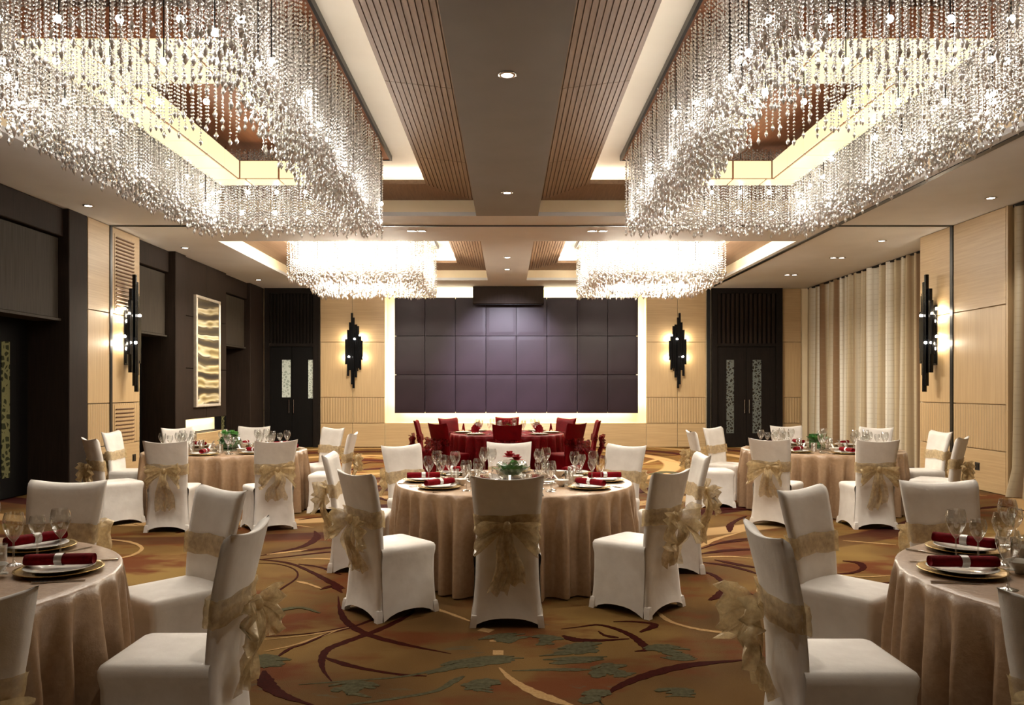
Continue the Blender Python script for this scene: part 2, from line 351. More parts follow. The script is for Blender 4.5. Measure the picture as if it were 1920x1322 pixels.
def stroke_mesh(pix, hw, mat, seed, brush=1):
    P_ = [Vector((*floor_pt(*p), 0)) for p in pix]; pts = []
    if len(P_) > 2:
        E = [2*P_[0]-P_[1]] + P_ + [2*P_[-1]-P_[-2]]
        for i in range(1, len(E)-2):
            for k in range(8):
                t = k/8; a, b, c, d = E[i-1], E[i], E[i+1], E[i+2]
                pts.append(0.5*((2*b) + (c-a)*t + (2*a-5*b+4*c-d)*t*t + (3*b-a-3*c+d)*t*t*t))
        pts.append(P_[-1])
    else: pts = [P_[0].lerp(P_[1], k/6) for k in range(7)]
    rnd = random.Random(seed); N = len(pts); m = MB()
    for br in range(brush):
        j1, j2 = rnd.uniform(0, 6), rnd.uniform(0, 6); rows = []
        if brush == 1: lo_, hi_, offs, wf = 0, N, 0.0, 1.0
        else:
            lo_ = int(rnd.uniform(0, 0.4)*N); hi_ = int(rnd.uniform(0.65, 1.0)*N); offs = hw*1.2*(br/(brush-1)*2-1); wf = rnd.uniform(0.4, 0.85)
        seg = pts[lo_:hi_]; n = len(seg)
        if n < 3: continue
        for i, p in enumerate(seg):
            tg = (seg[min(n-1, i+1)] - seg[max(0, i-1)]).normalized(); nr = Vector((-tg.y, tg.x, 0)); u = i/(n-1)
            wd = wf*hw*min(1, 0.25 + 3.2*u, 0.25 + 3.2*(1-u))*(0.8 + 0.3*math.sin(u*5+j1)); p = p + nr*(offs)
            k_ = 0.12 if brush == 1 else 0.18
            wa, wb = wd*(1+k_*math.sin(i*1.7+j2)), wd*(1+k_*math.sin(i*2.3+j1))
            if len(P_) == 2: wa = wb = hw
            zt = Vector((0, 0, 0.0010 + 0.00004*seed + 0.0003*br))
            rows.append([tuple(p - nr*wa), tuple(p - nr*wa + zt), tuple(p + nr*wb + zt), tuple(p + nr*wb)])
        m.grid(rows)
    return m.mesh('carpet_stroke', mat)
def carpet():
    t = NT('patterned_carpet'); co = t.coords((1,1,1))
    n1 = t.noise(co, 0.55, 3.0); n2 = t.noise(t.coords((1,1.7,1)), 1.1, 4.0, 0.6); fine = t.noise(co, 260.0, 1.0)
    c = t.ramp(n1, [(0.34, srgb(76,52,25)), (0.5, srgb(106,78,38)), (0.64, srgb(134,106,56))])
    c = t.mix(t.ramp(n2, [(0.50, (0,0,0,1)), (0.62, (1,1,1,1))]), c, srgb(98,52,21))
    n3 = t.noise(t.coords((0.55,1.5,1)), 2.2, 5.0, 0.7)
    c = t.mix(t.ramp(n3, [(0.63, (0,0,0,1)), (0.66, (0.6,0.6,0.6,1))]), c, srgb(78,76,56))
    n4 = t.n('ShaderNodeTexWave', wave_type='RINGS', rings_direction='Z'); n4.inputs['Scale'].default_value = 0.16
    n4.inputs['Distortion'].default_value = 9.0; n4.inputs['Detail'].default_value = 1.0; n4.inputs['Detail Scale'].default_value = 0.35
    mp = t.n('ShaderNodeMapping'); mp.inputs['Location'].default_value = (3.1,-16.0,0); t.l(co, mp.inputs[0]); t.l(mp.outputs[0], n4.inputs['Vector'])
    sx = t.n('ShaderNodeSeparateXYZ'); t.l(co, sx.inputs[0])
    far = t.ramp(t.math('MULTIPLY', sx.outputs[1], 0.05), [(0.36, (0,0,0,1)), (0.44, (1,1,1,1))])
    c = t.mix(t.math('MULTIPLY', far, t.ramp(n4.outputs['Fac'], [(0.90, (0,0,0,1)), (0.93, (1,1,1,1))])), c, DR)
    c = t.mix(t.math('MULTIPLY', far, t.ramp(n4.outputs['Fac'], [(0.05, (1,1,1,1)), (0.09, (0,0,0,1))])), c, CR)
    t.set(Base_Color=t.mix(t.math('MULTIPLY', fine, 0.3), c, srgb(52,32,18)), Roughness=0.95, Specular_IOR_Level=0.1)
    t.bump(fine, 0.4, 0.01); return t.m
M['carpet'] = carpet()

# ------------------------------------------------------------------ shell
mb = MB().box(-7.6, 8.3, Y_FRONT-0.2, Y_BACK+0.5, -0.12, 0.0)
floor = struct('floor', mb.mesh('floor', M['carpet']))
SM = {'d': varied('dark_red_pile', srgb(42,10,4), srgb(55,14,5), 60.0, 0.95, Specular_IOR_Level=0.05), 't': varied('grey_green_pile', srgb(64,60,42), srgb(82,78,57), 40.0, 0.95, Specular_IOR_Level=0.03), 'c': varied('cream_pile', srgb(146,114,74), srgb(168,136,92), 60.0, 0.95, Specular_IOR_Level=0.03)}
for _i, (pix, cc, hw) in enumerate(STROKES): ob('carpet_stroke', stroke_mesh(pix, hw, SM[cc], _i, 5 if cc == 't' and hw > .03 else 1), floor)

# ceiling: soffit boards with four coffers left open, upper ceiling above
def soffit_rects():
    xs = [-7.6, -CO_X1, -CO_X0, CO_X0, CO_X1, 8.3]
    ys = [Y_FRONT-0.2, NEAR_Y[0], NEAR_Y[1], FAR_Y[0], FAR_Y[1], Y_BACK+0.5]
    for i in range(5):
        for j in range(5):
            if i in (1, 3) and j in (1, 3): continue
            yield i, j, xs[i], xs[i+1], ys[j], ys[j+1]
cb = MB(); sb = MB()
for i, j, x0, x1, y0, y1 in soffit_rects():
    (sb if i == 2 and j in (0, 1) else cb).box(x0, x1, y0, y1, ZS, ZS+0.06)
ceil = struct('ceiling', cb.mesh('ceiling', M['soffit']))
ob('centre_strip', sb.mesh('centre_strip', M['strip']), ceil)
ub = MB().box(-7.6, 8.3, Y_FRONT-0.2, Y_BACK+0.5, ZU, ZU+0.1)
ob('upper_ceiling', ub.mesh('upper_ceiling', M['white']), ceil)
fb = MB()
for sx in (-1, 1):
    for (y0, y1) in (NEAR_Y, FAR_Y):
        a, b = sorted((sx*CO_X0, sx*CO_X1))
        t = 0.03
        fb.box(a-t, a, y0-t, y1+t, ZS+0.06, ZU); fb.box(b, b+t, y0-t, y1+t, ZS+0.06, ZU)
        fb.box(a, b, y0-t, y0, ZS+0.06, ZU); fb.box(a, b, y1, y1+t, ZS+0.06, ZU)
ob('fascia', fb.mesh('fascia', M['cream']), ceil)

CW = 0.70
def cornice(idx, sx, yr):
    y0, y1 = yr
    xi, xo = sx*CO_X0, sx*CO_X1                       # side by the centre strip, outer side
    def pt(u, v, s, dz=0.0):                          # u: 0 inner..1 outer, v: 0 near..1 far; s inset
        x = xi + sx*s if u == 0 else xo - sx*s
        y = y0 + s if v == 0 else y1 - s
        return (x, y, ZF + (ZT-ZF)*s/CW + dz)
    m = MB()
    for (ua, va), (ub_, vb) in (((0,0),(0,1)), ((0,1),(1,1)), ((1,1),(1,0)), ((1,0),(0,0))):
        q = [pt(ua,va,0), pt(ub_,vb,0), pt(ub_,vb,CW), pt(ua,va,CW)]
        up = [(p[0],p[1],p[2]+0.05) for p in q]
        m.add(q+up, [(0,1,2,3),(7,6,5,4),(2,6,7,3),(0,4,5,1)])
    o = struct('trim_%d' % idx, m.mesh('trim', M['wood_c']))
    nb = 13; step = CW/nb
    cuts = [c for c in (y0, 5.1, 7.6, 10.1, y1) if y0 <= c <= y1] if yr is NEAR_Y else [y0, (y0+y1)/2, y1]
    for k in range(nb):
        s0, s1 = k*step+0.005, (k+1)*step-0.005
        for c0, c1 in zip(cuts[:-1], cuts[1:]):
            a0, a1 = (c0+0.004, c1-0.004)
            pts = []
            for s_ in (s0, s1):
                ya = max(a0, y0+s_); yb = min(a1, y1-s_)
                z = ZF + (ZT-ZF)*s_/CW; x = xi + sx*s_
                pts.append([(x, ya, z), (x, yb, z)])
            q = [pts[0][0], pts[0][1], pts[1][1], pts[1][0]]
            lo = [(p[0],p[1],p[2]-0.018) for p in q]
            ob('batten', MB().add(q+lo, [(0,1,2,3),(7,6,5,4),(0,4,5,1),(1,5,6,2),(2,6,7,3),(3,7,4,0)]).mesh('batten', M['wood_c']), o)
    # plain lip board along the two ends and the outer side, where no battens run
    for (ua, va), (ub_, vb), nm in (((0,1),(1,1),'lip_board'), ((1,1),(1,0),'lip_board')):
        q = [pt(ua,va,0.42,-0.012), pt(ub_,vb,0.42,-0.012), pt(ub_,vb,CW,-0.012), pt(ua,va,CW,-0.012)]
        up = [(p[0],p[1],p[2]+0.012) for p in q]
        ob(nm, MB().add(q+up, [(0,1,2,3),(7,6,5,4),(0,4,5,1),(1,5,6,2),(2,6,7,3),(3,7,4,0)]).mesh(nm, M['wood_c']), o)
    # LED cove lying on top of the cornice
    pw = P_COVE_NEAR if yr is NEAR_Y else P_COVE_FAR
    xa, xb = sorted((xi + sx*0.25, xo - sx*0.25)); L = y1-y0-0.6; cx, cy = (xa+xb)/2, (y0+y1)/2
    for nm, loc, sxy in (('a', (xa, cy), (0.12, L)), ('b', (xb, cy), (0.12, L)), ('c', (cx, y1-0.25), (xb-xa, 0.12)), ('d', (cx, y0+0.25), (xb-xa, 0.12))):
        ld = bpy.data.lights.new('cove_light', 'AREA'); ld.shape = 'RECTANGLE'; ld.size, ld.size_y = sxy
        ld.energy = pw*max(sxy); ld.color = WARM
        lo = bpy.data.objects.new('cove_light', ld); COL.objects.link(lo); lo.location = (loc[0], loc[1], ZT+0.06); lo.rotation_euler = (PI, 0, 0); lo.parent = o
    return o
cornice(1, -1, NEAR_Y); cornice(2, 1, NEAR_Y); cornice(3, -1, FAR_Y); cornice(4, 1, FAR_Y)

# movable-partition tracks
struct('trim_5', MB().box(XL, XR, 12.86, 12.94, ZS-0.012, ZS+0.01).mesh('track', M['black']))
struct('trim_6', MB().box(5.25, 5.33, Y_FRONT, 12.86, ZS-0.012, ZS+0.01).box(5.25, 5.33, 12.94, Y_BACK, ZS-0.012, ZS+0.01).mesh('track', M['black']))

ZROWS = [(0.0, 0.63, 'wood_h'), (0.63, 1.31, 'wood_f'), (1.31, 2.76, 'wood_v'), (2.76, ZS, 'wood_h')]
G = 0.006
def panels_y(parent, x0, x1, y, rows=ZROWS, t=0.04):
    for z0, z1, m in rows:
        ob('wood_panel', MB().bev(x0+G, x1-G, y, y+t, z0+G, z1-G, 0.005, '-y').mesh('wood_panel', M[m]), parent)
def panels_x(parent, x, y0, y1, side, rows=ZROWS, t=0.04):
    for z0, z1, m in rows:
        a, b = (x-t, x) if side > 0 else (x, x+t)
        ob('wood_panel', MB().bev(a, b, y0+G, y1-G, z0+G, z1-G, 0.005, '+x' if side > 0 else '-x').mesh('wood_panel', M[m]), parent)

# back wall
AX0, AX1, AZ0 = -3.21, 3.65, 0.64
wbk = MB()
wbk.box(-7.6, AX0, 21.04, 21.5, 0, ZS); wbk.box(AX1, 8.3, 21.04, 21.5, 0, ZS)
wbk.box(AX0, AX1, 21.04, 21.5, 0, AZ0); wbk.box(AX0, AX1, 21.30, 21.5, AZ0, ZS)
wall_back = struct('wall_back', wbk.mesh('wall_back', M['cream']))
panels_y(wall_back, -4.91, -4.06, 21.0); panels_y(wall_back, -4.06, AX0, 21.0)
panels_y(wall_back, AX1, 4.47, 21.0); panels_y(wall_back, 4.47, 5.22, 21.0)
for a, b in zip(np.linspace(AX0, AX1, 5)[:-1], np.linspace(AX0, AX1, 5)[1:]):
    panels_y(wall_back, a, b, 21.0, [(0, AZ0, 'wood_h')])
panels_y(wall_back, 7.2, 7.72, 21.0)
panels_y(wall_back, -6.36, -6.2, 21.0)
ob('partition_post', MB().box(5.24, 5.33, 20.96, 21.04, 0, ZS).mesh('partition_post', M['black']), wall_back)
# LED profile in the alcove
led = MB()
led.box(-2.86, 3.34, 21.14, 21.18, 1.02, 1.05); led.box(-2.86, 3.34, 21.14, 21.18, 3.82, 3.85)
led.box(-2.86, -2.83, 21.14, 21.18, 1.05, 3.82); led.box(3.31, 3.34, 21.14, 21.18, 1.05, 3.82)
ob('led_profile', led.mesh('led_profile', M['led']), wall_back)
def area(name, loc, rot, sx, sy, e, colr, parent=None):
    ld = bpy.data.lights.new(name, 'AREA'); ld.shape = 'RECTANGLE'; ld.size = sx; ld.size_y = sy; ld.energy = e; ld.color = colr
    o = bpy.data.objects.new(name, ld); COL.objects.link(o); o.location = loc; o.rotation_euler = rot
    if parent: o.parent = parent
    return o
LEDC = (1.0, 0.87, 0.60)
area('alcove_light', (0.22, 21.12, 1.0), (0, 0, 0), 6.2, 0.06, P_ALCOVE*6.2, LEDC, wall_back)
area('alcove_light', (0.22, 21.12, 3.9), (PI, 0, 0), 6.2, 0.06, P_ALCOVE*6.2, LEDC, wall_back)
area('alcove_light', (-2.88, 21.12, 2.4), (0, R(90), 0), 2.7, 0.06, P_ALCOVE*2.7, LEDC, wall_back)
area('alcove_light', (3.36, 21.12, 2.4), (0, R(-90), 0), 2.7, 0.06, P_ALCOVE*2.7, LEDC, wall_back)

# leather panel feature: 8 x 3 upholstered panels
feat = thing('leather_wall_feature', 'dark aubergine leather feature of square upholstered panels glowing round its edge', 'wall panel', (0,0,0))
LX0, LX1, LZ0, LZ1 = -2.95, 3.43, 0.89, 3.93
ob('backing', MB().box(LX0+0.04, LX1-0.04, 21.02, 21.11, LZ0+0.04, LZ1-0.04).mesh('backing', M['darker']), feat)
PWd, PHt = (LX1-LX0)/8, (LZ1-LZ0)/3
def pillow_mesh():
    m = MB(); n = 10; pts = []
    for i in range(n+1):
        row = []
        for j in range(n+1):
            u, v = i/n, j/n
            e = min(u, 1-u, v, 1-v)
            row.append(((u-0.5)*(PWd-0.014), -0.09 - 0.004*min(1, e/0.09), (v-0.5)*(PHt-0.014)))
        pts.append(row)
    m.grid(pts)
    m.box(-(PWd-0.014)/2, (PWd-0.014)/2, -0.09, 0, -(PHt-0.014)/2, (PHt-0.014)/2)
    return m.mesh('leather_panel', M['leather'])
pm = pillow_mesh()
for i in range(8):
    for j in range(3):
        ob('leather_panel', pm, feat, (LX0+PWd*(i+0.5), 21.02, LZ0+PHt*(j+0.5)))
sbx = thing('projection_screen_box', 'plain dark brown box hung above the leather panels', 'screen housing', (0.03, 20.62, 3.72))
ob('housing', MB().bev(-0.91, 0.91, -0.12, 0.22, 0, 0.44, 0.012, '-y').mesh('housing', M['brownpanel']), sbx)
ob('slot_cover', MB().box(-0.87, 0.87, -0.03, 0.03, -0.012, 0).mesh('slot_cover', M['black']), sbx)

# doors
def door_y(idx, x0, x1, y, mats, strips, slat_x=None):
    root = struct('door_%d' % idx, MB().box(x0, x1, y+0.02, y+0.04, 0, ZS).mesh('door_surround', M['dark']))
    fr = MB(); fr.box(x0, x0+0.13, y-0.1, y+0.02, 0, ZS); fr.box(x1-0.16, x1, y-0.1, y+0.02, 0, ZS); fr.box(x0+0.13, x1-0.16, y-0.1, y+0.02, ZS-0.14, ZS)
    ob('door_frame', fr.mesh('door_frame', M['dark']), root)
    a, b = x0+0.13, x1-0.16
    ob('transom_rail', MB().box(a, b, y-0.08, y+0.02, 2.64, 2.72).mesh('transom_rail', M['dark']), root)
    n = 13; s = (b-a)/n
    for k in range(n):
        ob('slat', MB().box(a+k*s+0.02, a+k*s+s-0.03, y-0.06, y+0.02, 2.72, ZS-0.14).mesh('slat', M['brownpanel'] if slat_x else M['dark']), root)
    mid = (a+b)/2
    for k, (l0, l1) in enumerate(((a, mid-0.004), (mid+0.004, b))):
        lf = ob('door_leaf', MB().bev(l0, l1, y-0.05, y+0.02, 0.01, 2.63, 0.006, '-y').mesh('door_leaf', M['dark' if slat_x else 'darker']), root)
        gx0, gx1, gz0, gz1 = strips[k]
        ob('glass_strip', MB().box(gx0, gx1, y-0.058, y-0.045, gz0, gz1).mesh('glass_strip', M[mats[k]]), lf)
        hx = mid + (-0.06 if k == 0 else 0.06)
        ob('handle', MB().tube((hx, y-0.10, 0.9), (hx, y-0.10, 1.25), 0.012).tube((hx, y-0.10, 0.93), (hx, y-0.05, 0.93), 0.008).tube((hx, y-0.10, 1.22), (hx, y-0.05, 1.22), 0.008).mesh('handle', M['steel']), lf)
    return root
def bx(x): return (x-VPX)*Y_BACK/FPX
def bz(y): return EYE+(VPY-y)*Y_BACK/FPX
door_y(1, bx(498), bx(600), 21.0, ('motif_light','motif_light'), [(bx(530), bx(546), bz(745), bz(675)), (bx(579), bx(591), bz(747), bz(675))])
door_y(2, bx(1334), bx(1465), 21.0, ('motif_dark','motif_dark'), [(bx(1361), bx(1375), bz(812), bz(675)), (bx(1410), bx(1426), bz(812), bz(675))], True)

# left wall
wl = MB()
wl.box(-7.6, -7.05, Y_FRONT-0.2, 21.5, 0, ZS)
wl.box(-7.05, XL, Y_FRONT-0.2, 7.6, 0, ZS)
wl.box(-7.05, XL-0.04, 12.19, 13.91, 0, ZS)
wl.box(-7.05, XL-0.04, 15.8, 18.2, 0.0, 0.62); wl.box(-7.05, XL-0.28, 15.8, 18.2, 0.62, 0.92); wl.box(-7.05, XL-0.04, 15.8, 18.2, 0.92, ZS)
wall_left = struct('wall_left', wl.mesh('wall_left', M['dark']))
def col(y0, y1, proud=0.0):
    ob('pier', MB().bev(-7.05, XL+proud, y0, y1, 0, ZS, 0.01, '+x').mesh('pier', M['brownpanel']), wall_left)
col(7.6, 8.1); col(11.67, 12.18); col(15.3, 15.79, 0.05); col(19.9, 20.98)
def recess(idx, y0, y1):
    root = struct('door_%d' % idx, MB().bev(-7.05, XL-0.08, y0, y1, 3.76, ZS, 0.01, '+x').mesh('header', M['brownpanel']))
    ob('transom_panel', MB().bev(XL-0.5, XL-0.14, y0+0.03, y1-0.03, 2.57, 3.74, 0.008, '+x').mesh('transom_panel', M['transom']), root)
    ob('transom_ledge', MB().box(XL-0.5, XL-0.10, y0+0.03, y1-0.03, 2.53, 2.565).mesh('transom_ledge', M['transom']), root)
    mid = (y0+y1)/2
    for a, b, hy in ((y0+0.02, mid-0.004, mid-0.07), (mid+0.004, y1-0.02, mid+0.07)):
        lf = ob('door_leaf', MB().bev(-7.05, -6.98, a, b, 0.01, 2.56, 0.006, '+x').mesh('door_leaf', M['darker']), root)
        gy = a + (b-a)*(0.7 if hy > mid else 0.3)
        ob('glass_strip', MB().box(-6.985, -6.97, gy-0.09, gy+0.09, 0.3, 2.2).mesh('glass_strip', M['motif_green']), lf)
        ob('handle', MB().tube((-6.92, hy, 0.9), (-6.92, hy, 1.3), 0.013).tube((-6.92, hy, 0.93), (-6.98, hy, 0.93), 0.008).tube((-6.92, hy, 1.27), (-6.98, hy, 1.27), 0.008).mesh('handle', M['steel']), lf)
recess(3, 8.1, 11.67); recess(4, 13.91, 15.3); recess(5, 18.2, 19.9)
panels_x(wall_left, XL, 12.19, 12.86, 1)
panels_x(wall_left, XL, 12.93, 13.91, 1)
ob('partition_post', MB().box(XL-0.04, XL+0.012, 12.86, 12.93, 0, ZS).mesh('partition_post', M['black']), wall_left)
for z0, z1, nm in ((2.84, 4.04, 40), (0.66, 1.24, 18)):
    fr = MB(); ya, yb = 13.04, 13.66
    lv = ob('louvre_frame', MB().box(XL, XL+0.006, ya-0.03, yb+0.03, z0-0.03, z1+0.03).mesh('louvre_frame', M['wood_v']), wall_left)
    n = int((z1-z0)/0.06)
    for k in range(n):
        zz = z0 + (z1-z0)*k/n
        q = [(XL+0.006, ya, zz+0.012), (XL+0.006, yb, zz+0.012), (XL+0.03, yb, zz+0.03), (XL+0.03, ya, zz+0.03)]
        up = [(p[0], p[1], p[2]+0.014) for p in q]
        ob('louvre_blade', MB().add(q+up, [(0,3,2,1),(4,5,6,7),(0,1,5,4),(1,2,6,5),(2,3,7,6),(3,0,4,7)]).mesh('louvre_blade', M['wood_c']), lv)
# dark panels round the painting, lit slot below
for a, b in ((15.8, 17.0), (17.0, 18.2)):
    for z0, z1 in ((0.92, 1.95), (1.95, 3.0), (3.0, ZS)):
        ob('lacquer_panel', MB().bev(XL-0.04, XL, a+G, b-G, z0+G, z1-G, 0.006, '+x').mesh('lacquer_panel', M['brownpanel']), wall_left)
    ob('wood_panel', MB().bev(XL-0.04, XL, a+G, b-G, 0.01, 0.61, 0.006, '+x').mesh('wood_panel', M['wood_h']), wall_left)
ob('slot_lining', MB().box(XL-0.28, XL-0.27, 15.8, 18.2, 0.63, 0.91).mesh('slot_lining', M['cream']), wall_left)
area('slot_light', (XL-0.16, 17.0, 0.905), (0, 0, 0), 0.1, 2.3, 14, LEDC, wall_left)
pt_ = thing('painting', 'tall abstract canvas of streaked gold and cream waves in a silver frame', 'painting', (XL, 16.97, 1.16))
ob('canvas', MB().box(0.01, 0.045, -0.62, 0.62, 0.06, 2.24).mesh('canvas', M['painting']), pt_)
for y0, y1, z0, z1 in ((-0.68,0.68,0,0.06), (-0.68,0.68,2.24,2.30), (-0.68,-0.62,0.06,2.24), (0.62,0.68,0.06,2.24)):
    ob('frame_rail', MB().bev(0.002, 0.075, y0, y1, z0, z1, 0.012, '+x').mesh('frame_rail', M['frame']), pt_)

# right wall: pilaster, window wall behind curtains
wr = MB(); wr.box(8.0, 8.3, Y_FRONT-0.2, 21.5, 0, ZS); wr.box(XR+0.04, 8.0, 11.5, 13.9, 0, ZS); wr.box(XR, 8.0, Y_FRONT-0.2, 2.2, 0, ZS)
wall_right = struct('wall_right', wr.mesh('wall_right', M['cream']))
panels_x(wall_right, XR, 11.5, 12.86, -1); panels_x(wall_right, XR, 12.94, 13.9, -1)
ob('partition_post', MB().box(XR-0.012, XR+0.04, 12.86, 12.94, 0, ZS).mesh('partition_post', M['black']), wall_right)
ob('return_panel', MB().bev(XR+0.002, 8.0, 11.46, 11.5, 0, ZS, 0.004, '-y').mesh('return_panel', M['wood_v']), wall_right)
struct('wall_front', MB().box(-7.6, 8.3, Y_FRONT-0.4, Y_FRONT-0.2, 0, ZS).mesh('wall_front', M['wood_v']))
def curtain(y0, y1, label, seed, puddle=False, xc=XCURT+0.12):
    rnd = random.Random(seed); n = int((y1-y0)*26); rows = 10; ph = [rnd.uniform(0, 6.28) for _ in range(4)]
    root = thing('curtain', label, 'curtain', (xc, (y0+y1)/2, 0))
    yc = (y0+y1)/2; pts = []
    for i in range(rows+1):
        z = 0.01 + (ZS-0.03)*i/rows; row = []
        for j in range(n+1):
            y = y0 + (y1-y0)*j/n
            a = 0.085*math.sin(y*19+2.4*math.sin(y*2.3+ph[0])+ph[1]) + 0.035*math.sin(y*7.3+ph[2]+0.25*z) + 0.012*math.sin(y*31+z*0.4+ph[3])
            a *= 0.75 + 0.25*(1-z/ZS)
            if puddle and z < 0.4: a += -0.10*(1-z/0.4)*(0.6+0.4*math.sin(y*9))
            row.append((a, y-yc, z))
        pts.append(row)
    ob('drape', MB().grid(pts).mesh('drape', M['curtain'], True), root)
    ob('header_rail', MB().box(-0.03, 0.03, y0-yc, y1-yc, ZS-0.04, ZS-0.002).mesh('header_rail', M['dark']), root)
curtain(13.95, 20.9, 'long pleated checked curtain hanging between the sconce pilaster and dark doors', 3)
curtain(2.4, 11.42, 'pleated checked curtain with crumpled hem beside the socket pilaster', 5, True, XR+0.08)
def socket(loc, label, side):
    o = thing('wall_socket', label, 'socket', loc)
    ob('plate', MB().bev(-0.006 if side < 0 else 0, 0 if side < 0 else 0.006, -0.06, 0.06, -0.06, 0.06, 0.003, '-x' if side < 0 else '+x').mesh('plate', M['socket']), o)
    ob('insert', MB().box(-0.012 if side < 0 else 0.006, -0.006 if side < 0 else 0.012, -0.04, 0.04, -0.04, 0.04).mesh('insert', M['black']), o)
socket((XR, 12.2, 0.36), 'black wall socket low on the wood pilaster beside the curtain', -1)
socket((XL, 13.7, 0.36), 'black wall socket low on the louvred wood pilaster', 1)
o = thing('wall_socket', 'small black wall socket on the wood wall beside the dark double doors', 'socket', (bx(1292), 21.0, 0.36))
ob('plate', MB().bev(-0.06, 0.06, -0.006, 0, -0.06, 0.06, 0.003, '-y').mesh('plate', M['socket']), o)
ob('insert', MB().box(-0.04, 0.04, -0.012, -0.006, -0.04, 0.04).mesh('insert', M['black']), o)

# ------------------------------------------------------------------ sconces (local: wall plane at y=0, room towards -y)
TUBES = [(-0.20,0.62,1.28,.07), (-0.15,0.32,1.52,.07), (-0.10,0.47,1.72,.06), (-0.045,0.10,1.96,.09), (0.0,0.0,1.84,.10), (0.06,0.28,1.66,.08), (0.11,0.52,1.62,.07), (0.165,0.48,1.36,.06), (0.20,0.74,1.24,.05)]
def sconce(loc, rz, label, power, flip=1):
    root = thing('wall_sconce', label, 'wall lamp', loc, rz, 'wall sconces')
    ob('back_plate', MB().box(-0.09, 0.09, -0.02, 0, 0.45, 1.45).mesh('back_plate', M['sconce']), root)
    for k, (x, z0, z1, dp) in enumerate(TUBES):
        x *= flip
        ob('metal_tube', MB().bev(x-0.027, x+0.027, -dp-0.10, -dp-0.045, z0, z1, 0.006, '-y').mesh('metal_tube', M['sconce']), root)
    for k, z in enumerate((0.72, 0.92, 1.18, 1.38)):
        for sx in (-1, 1):
            ob('bulb', MB().lathe([(0.001,-0.024),(0.018,-0.016),(0.024,0),(0.018,0.016),(0.001,0.024)], 10, (sx*(0.16 if k % 2 else 0.09), -0.05, z)).mesh('bulb', M['bulb'], True), root)
        if k % 2 == 0:
            ob('bulb', MB().lathe([(0.001,-0.024),(0.018,-0.016),(0.024,0),(0.018,0.016),(0.001,0.024)], 10, (flip*(0.03 if k else -0.12), -0.215, z+0.1)).mesh('bulb', M['bulb'], True), root)
    for z in (0.8, 1.3):
        for sx in (-1, 1):
            ld = bpy.data.lights.new('sconce_light', 'POINT'); ld.energy = power; ld.color = (1.0,0.86,0.62); ld.shadow_soft_size = 0.03
            lo = bpy.data.objects.new('sconce_light', ld); COL.objects.link(lo); lo.parent = root; lo.location = (sx*0.255, -0.09, z)
    return root
sconce((bx(665.5), 21.0, 1.55), 0, 'black tubular wall sconce between the leather panels and plain-slatted dark doors with short glass', P_SCONCE)
sconce((bx(1268.5), 21.0, 1.55), 0, 'black tubular wall sconce beside the scroll-patterned double doors', P_SCONCE, -1)
sconce((XL, 13.42, 1.49), R(90), 'black tubular wall sconce with lit bulbs over the louvred pilaster', P_SCONCE*1.6)
sconce((XR, 13.42, 1.49), R(-90), 'black tubular wall sconce with lit bulbs on pilaster between the curtains', P_SCONCE*1.6, -1)

# ------------------------------------------------------------------ downlights
ring_m = MB().lathe([(0.052,0.0),(0.075,0.0),(0.078,-0.006),(0.052,-0.010),(0.048,0.0)], 20).mesh('ring', M['steel'], True)
lens_m = MB().lathe([(0.0005,-0.003),(0.05,-0.003)], 20).mesh('lens', M['lamp'])
def downlight(x, y, label, e=None, ang=70, group=None, twin=False, col_=(1.0,0.92,0.82), tilt=0):
    root = thing('downlight', label, 'ceiling light', (x, y, ZS-0.001), 0, group)
    for dx in ((-0.085, 0.085) if twin else (0.0,)):
        ob('ring', ring_m, root, (dx, 0, 0)); ob('lens', lens_m, root, (dx, 0, -0.004))
    ld = bpy.data.lights.new('downlight_beam', 'SPOT'); ld.energy = P_SPOT if e is None else e; ld.spot_size = R(ang); ld.spot_blend = 0.8; ld.color = col_; ld.shadow_soft_size = 0.05
    lo = bpy.data.objects.new('downlight_beam', ld); COL.objects.link(lo); lo.parent = root; lo.location = (0,0,-0.03); lo.rotation_euler = (R(tilt), 0, 0)
    return root
gC = 'downlights down the centre strip'
downlight(0, 6.68, 'recessed downlight in taupe ceiling strip above the rose bowl table', 200, 60, gC)
downlight(0, 10.7, 'recessed downlight in taupe ceiling strip short of the dark ceiling track', 90, 60, gC)
downlight(0, 16.0, 'recessed downlight in ceiling strip between the far chandeliers, nearer the dark track', 80, 70, gC)
downlight(0, 17.6, 'recessed downlight in ceiling strip between the far chandeliers, nearer the leather panels', 2700, 60, gC, tilt=58, col_=(0.86,0.84,1.0))
downlight(0, 2.4, 'recessed downlight in taupe ceiling strip between the near chandeliers', 90, 70, gC)
downlight(-1.5, 13.3, 'twin recessed downlight on the cross beam towards the painting side', 110, 70, 'twin downlights', True)
downlight(1.5, 13.3, 'twin recessed downlight on the cross beam towards the curtain side', 110, 70, 'twin downlights', True)
gR = 'downlights along the curtain soffit'
for y, w_ in ((3.6, 'third from the sconce pilaster on the socket side'), (7.3, 'second from the sconce pilaster on the socket side'), (11.0, 'beside the socket pilaster'), (14.2, 'just beyond the sconce pilaster')):
    downlight(6.65, y, 'recessed downlight along the curtains, ' + w_, 110, 80, gR)
downlight(6.62, 16.04, 'twin recessed downlight along the curtains, farther from the scroll-patterned doors', 140, 80, gR, True)
downlight(6.54, 18.45, 'twin recessed downlight along the curtains, nearer the scroll-patterned doors', 140, 80, gR, True)
gL = 'downlights along the dark door soffit'
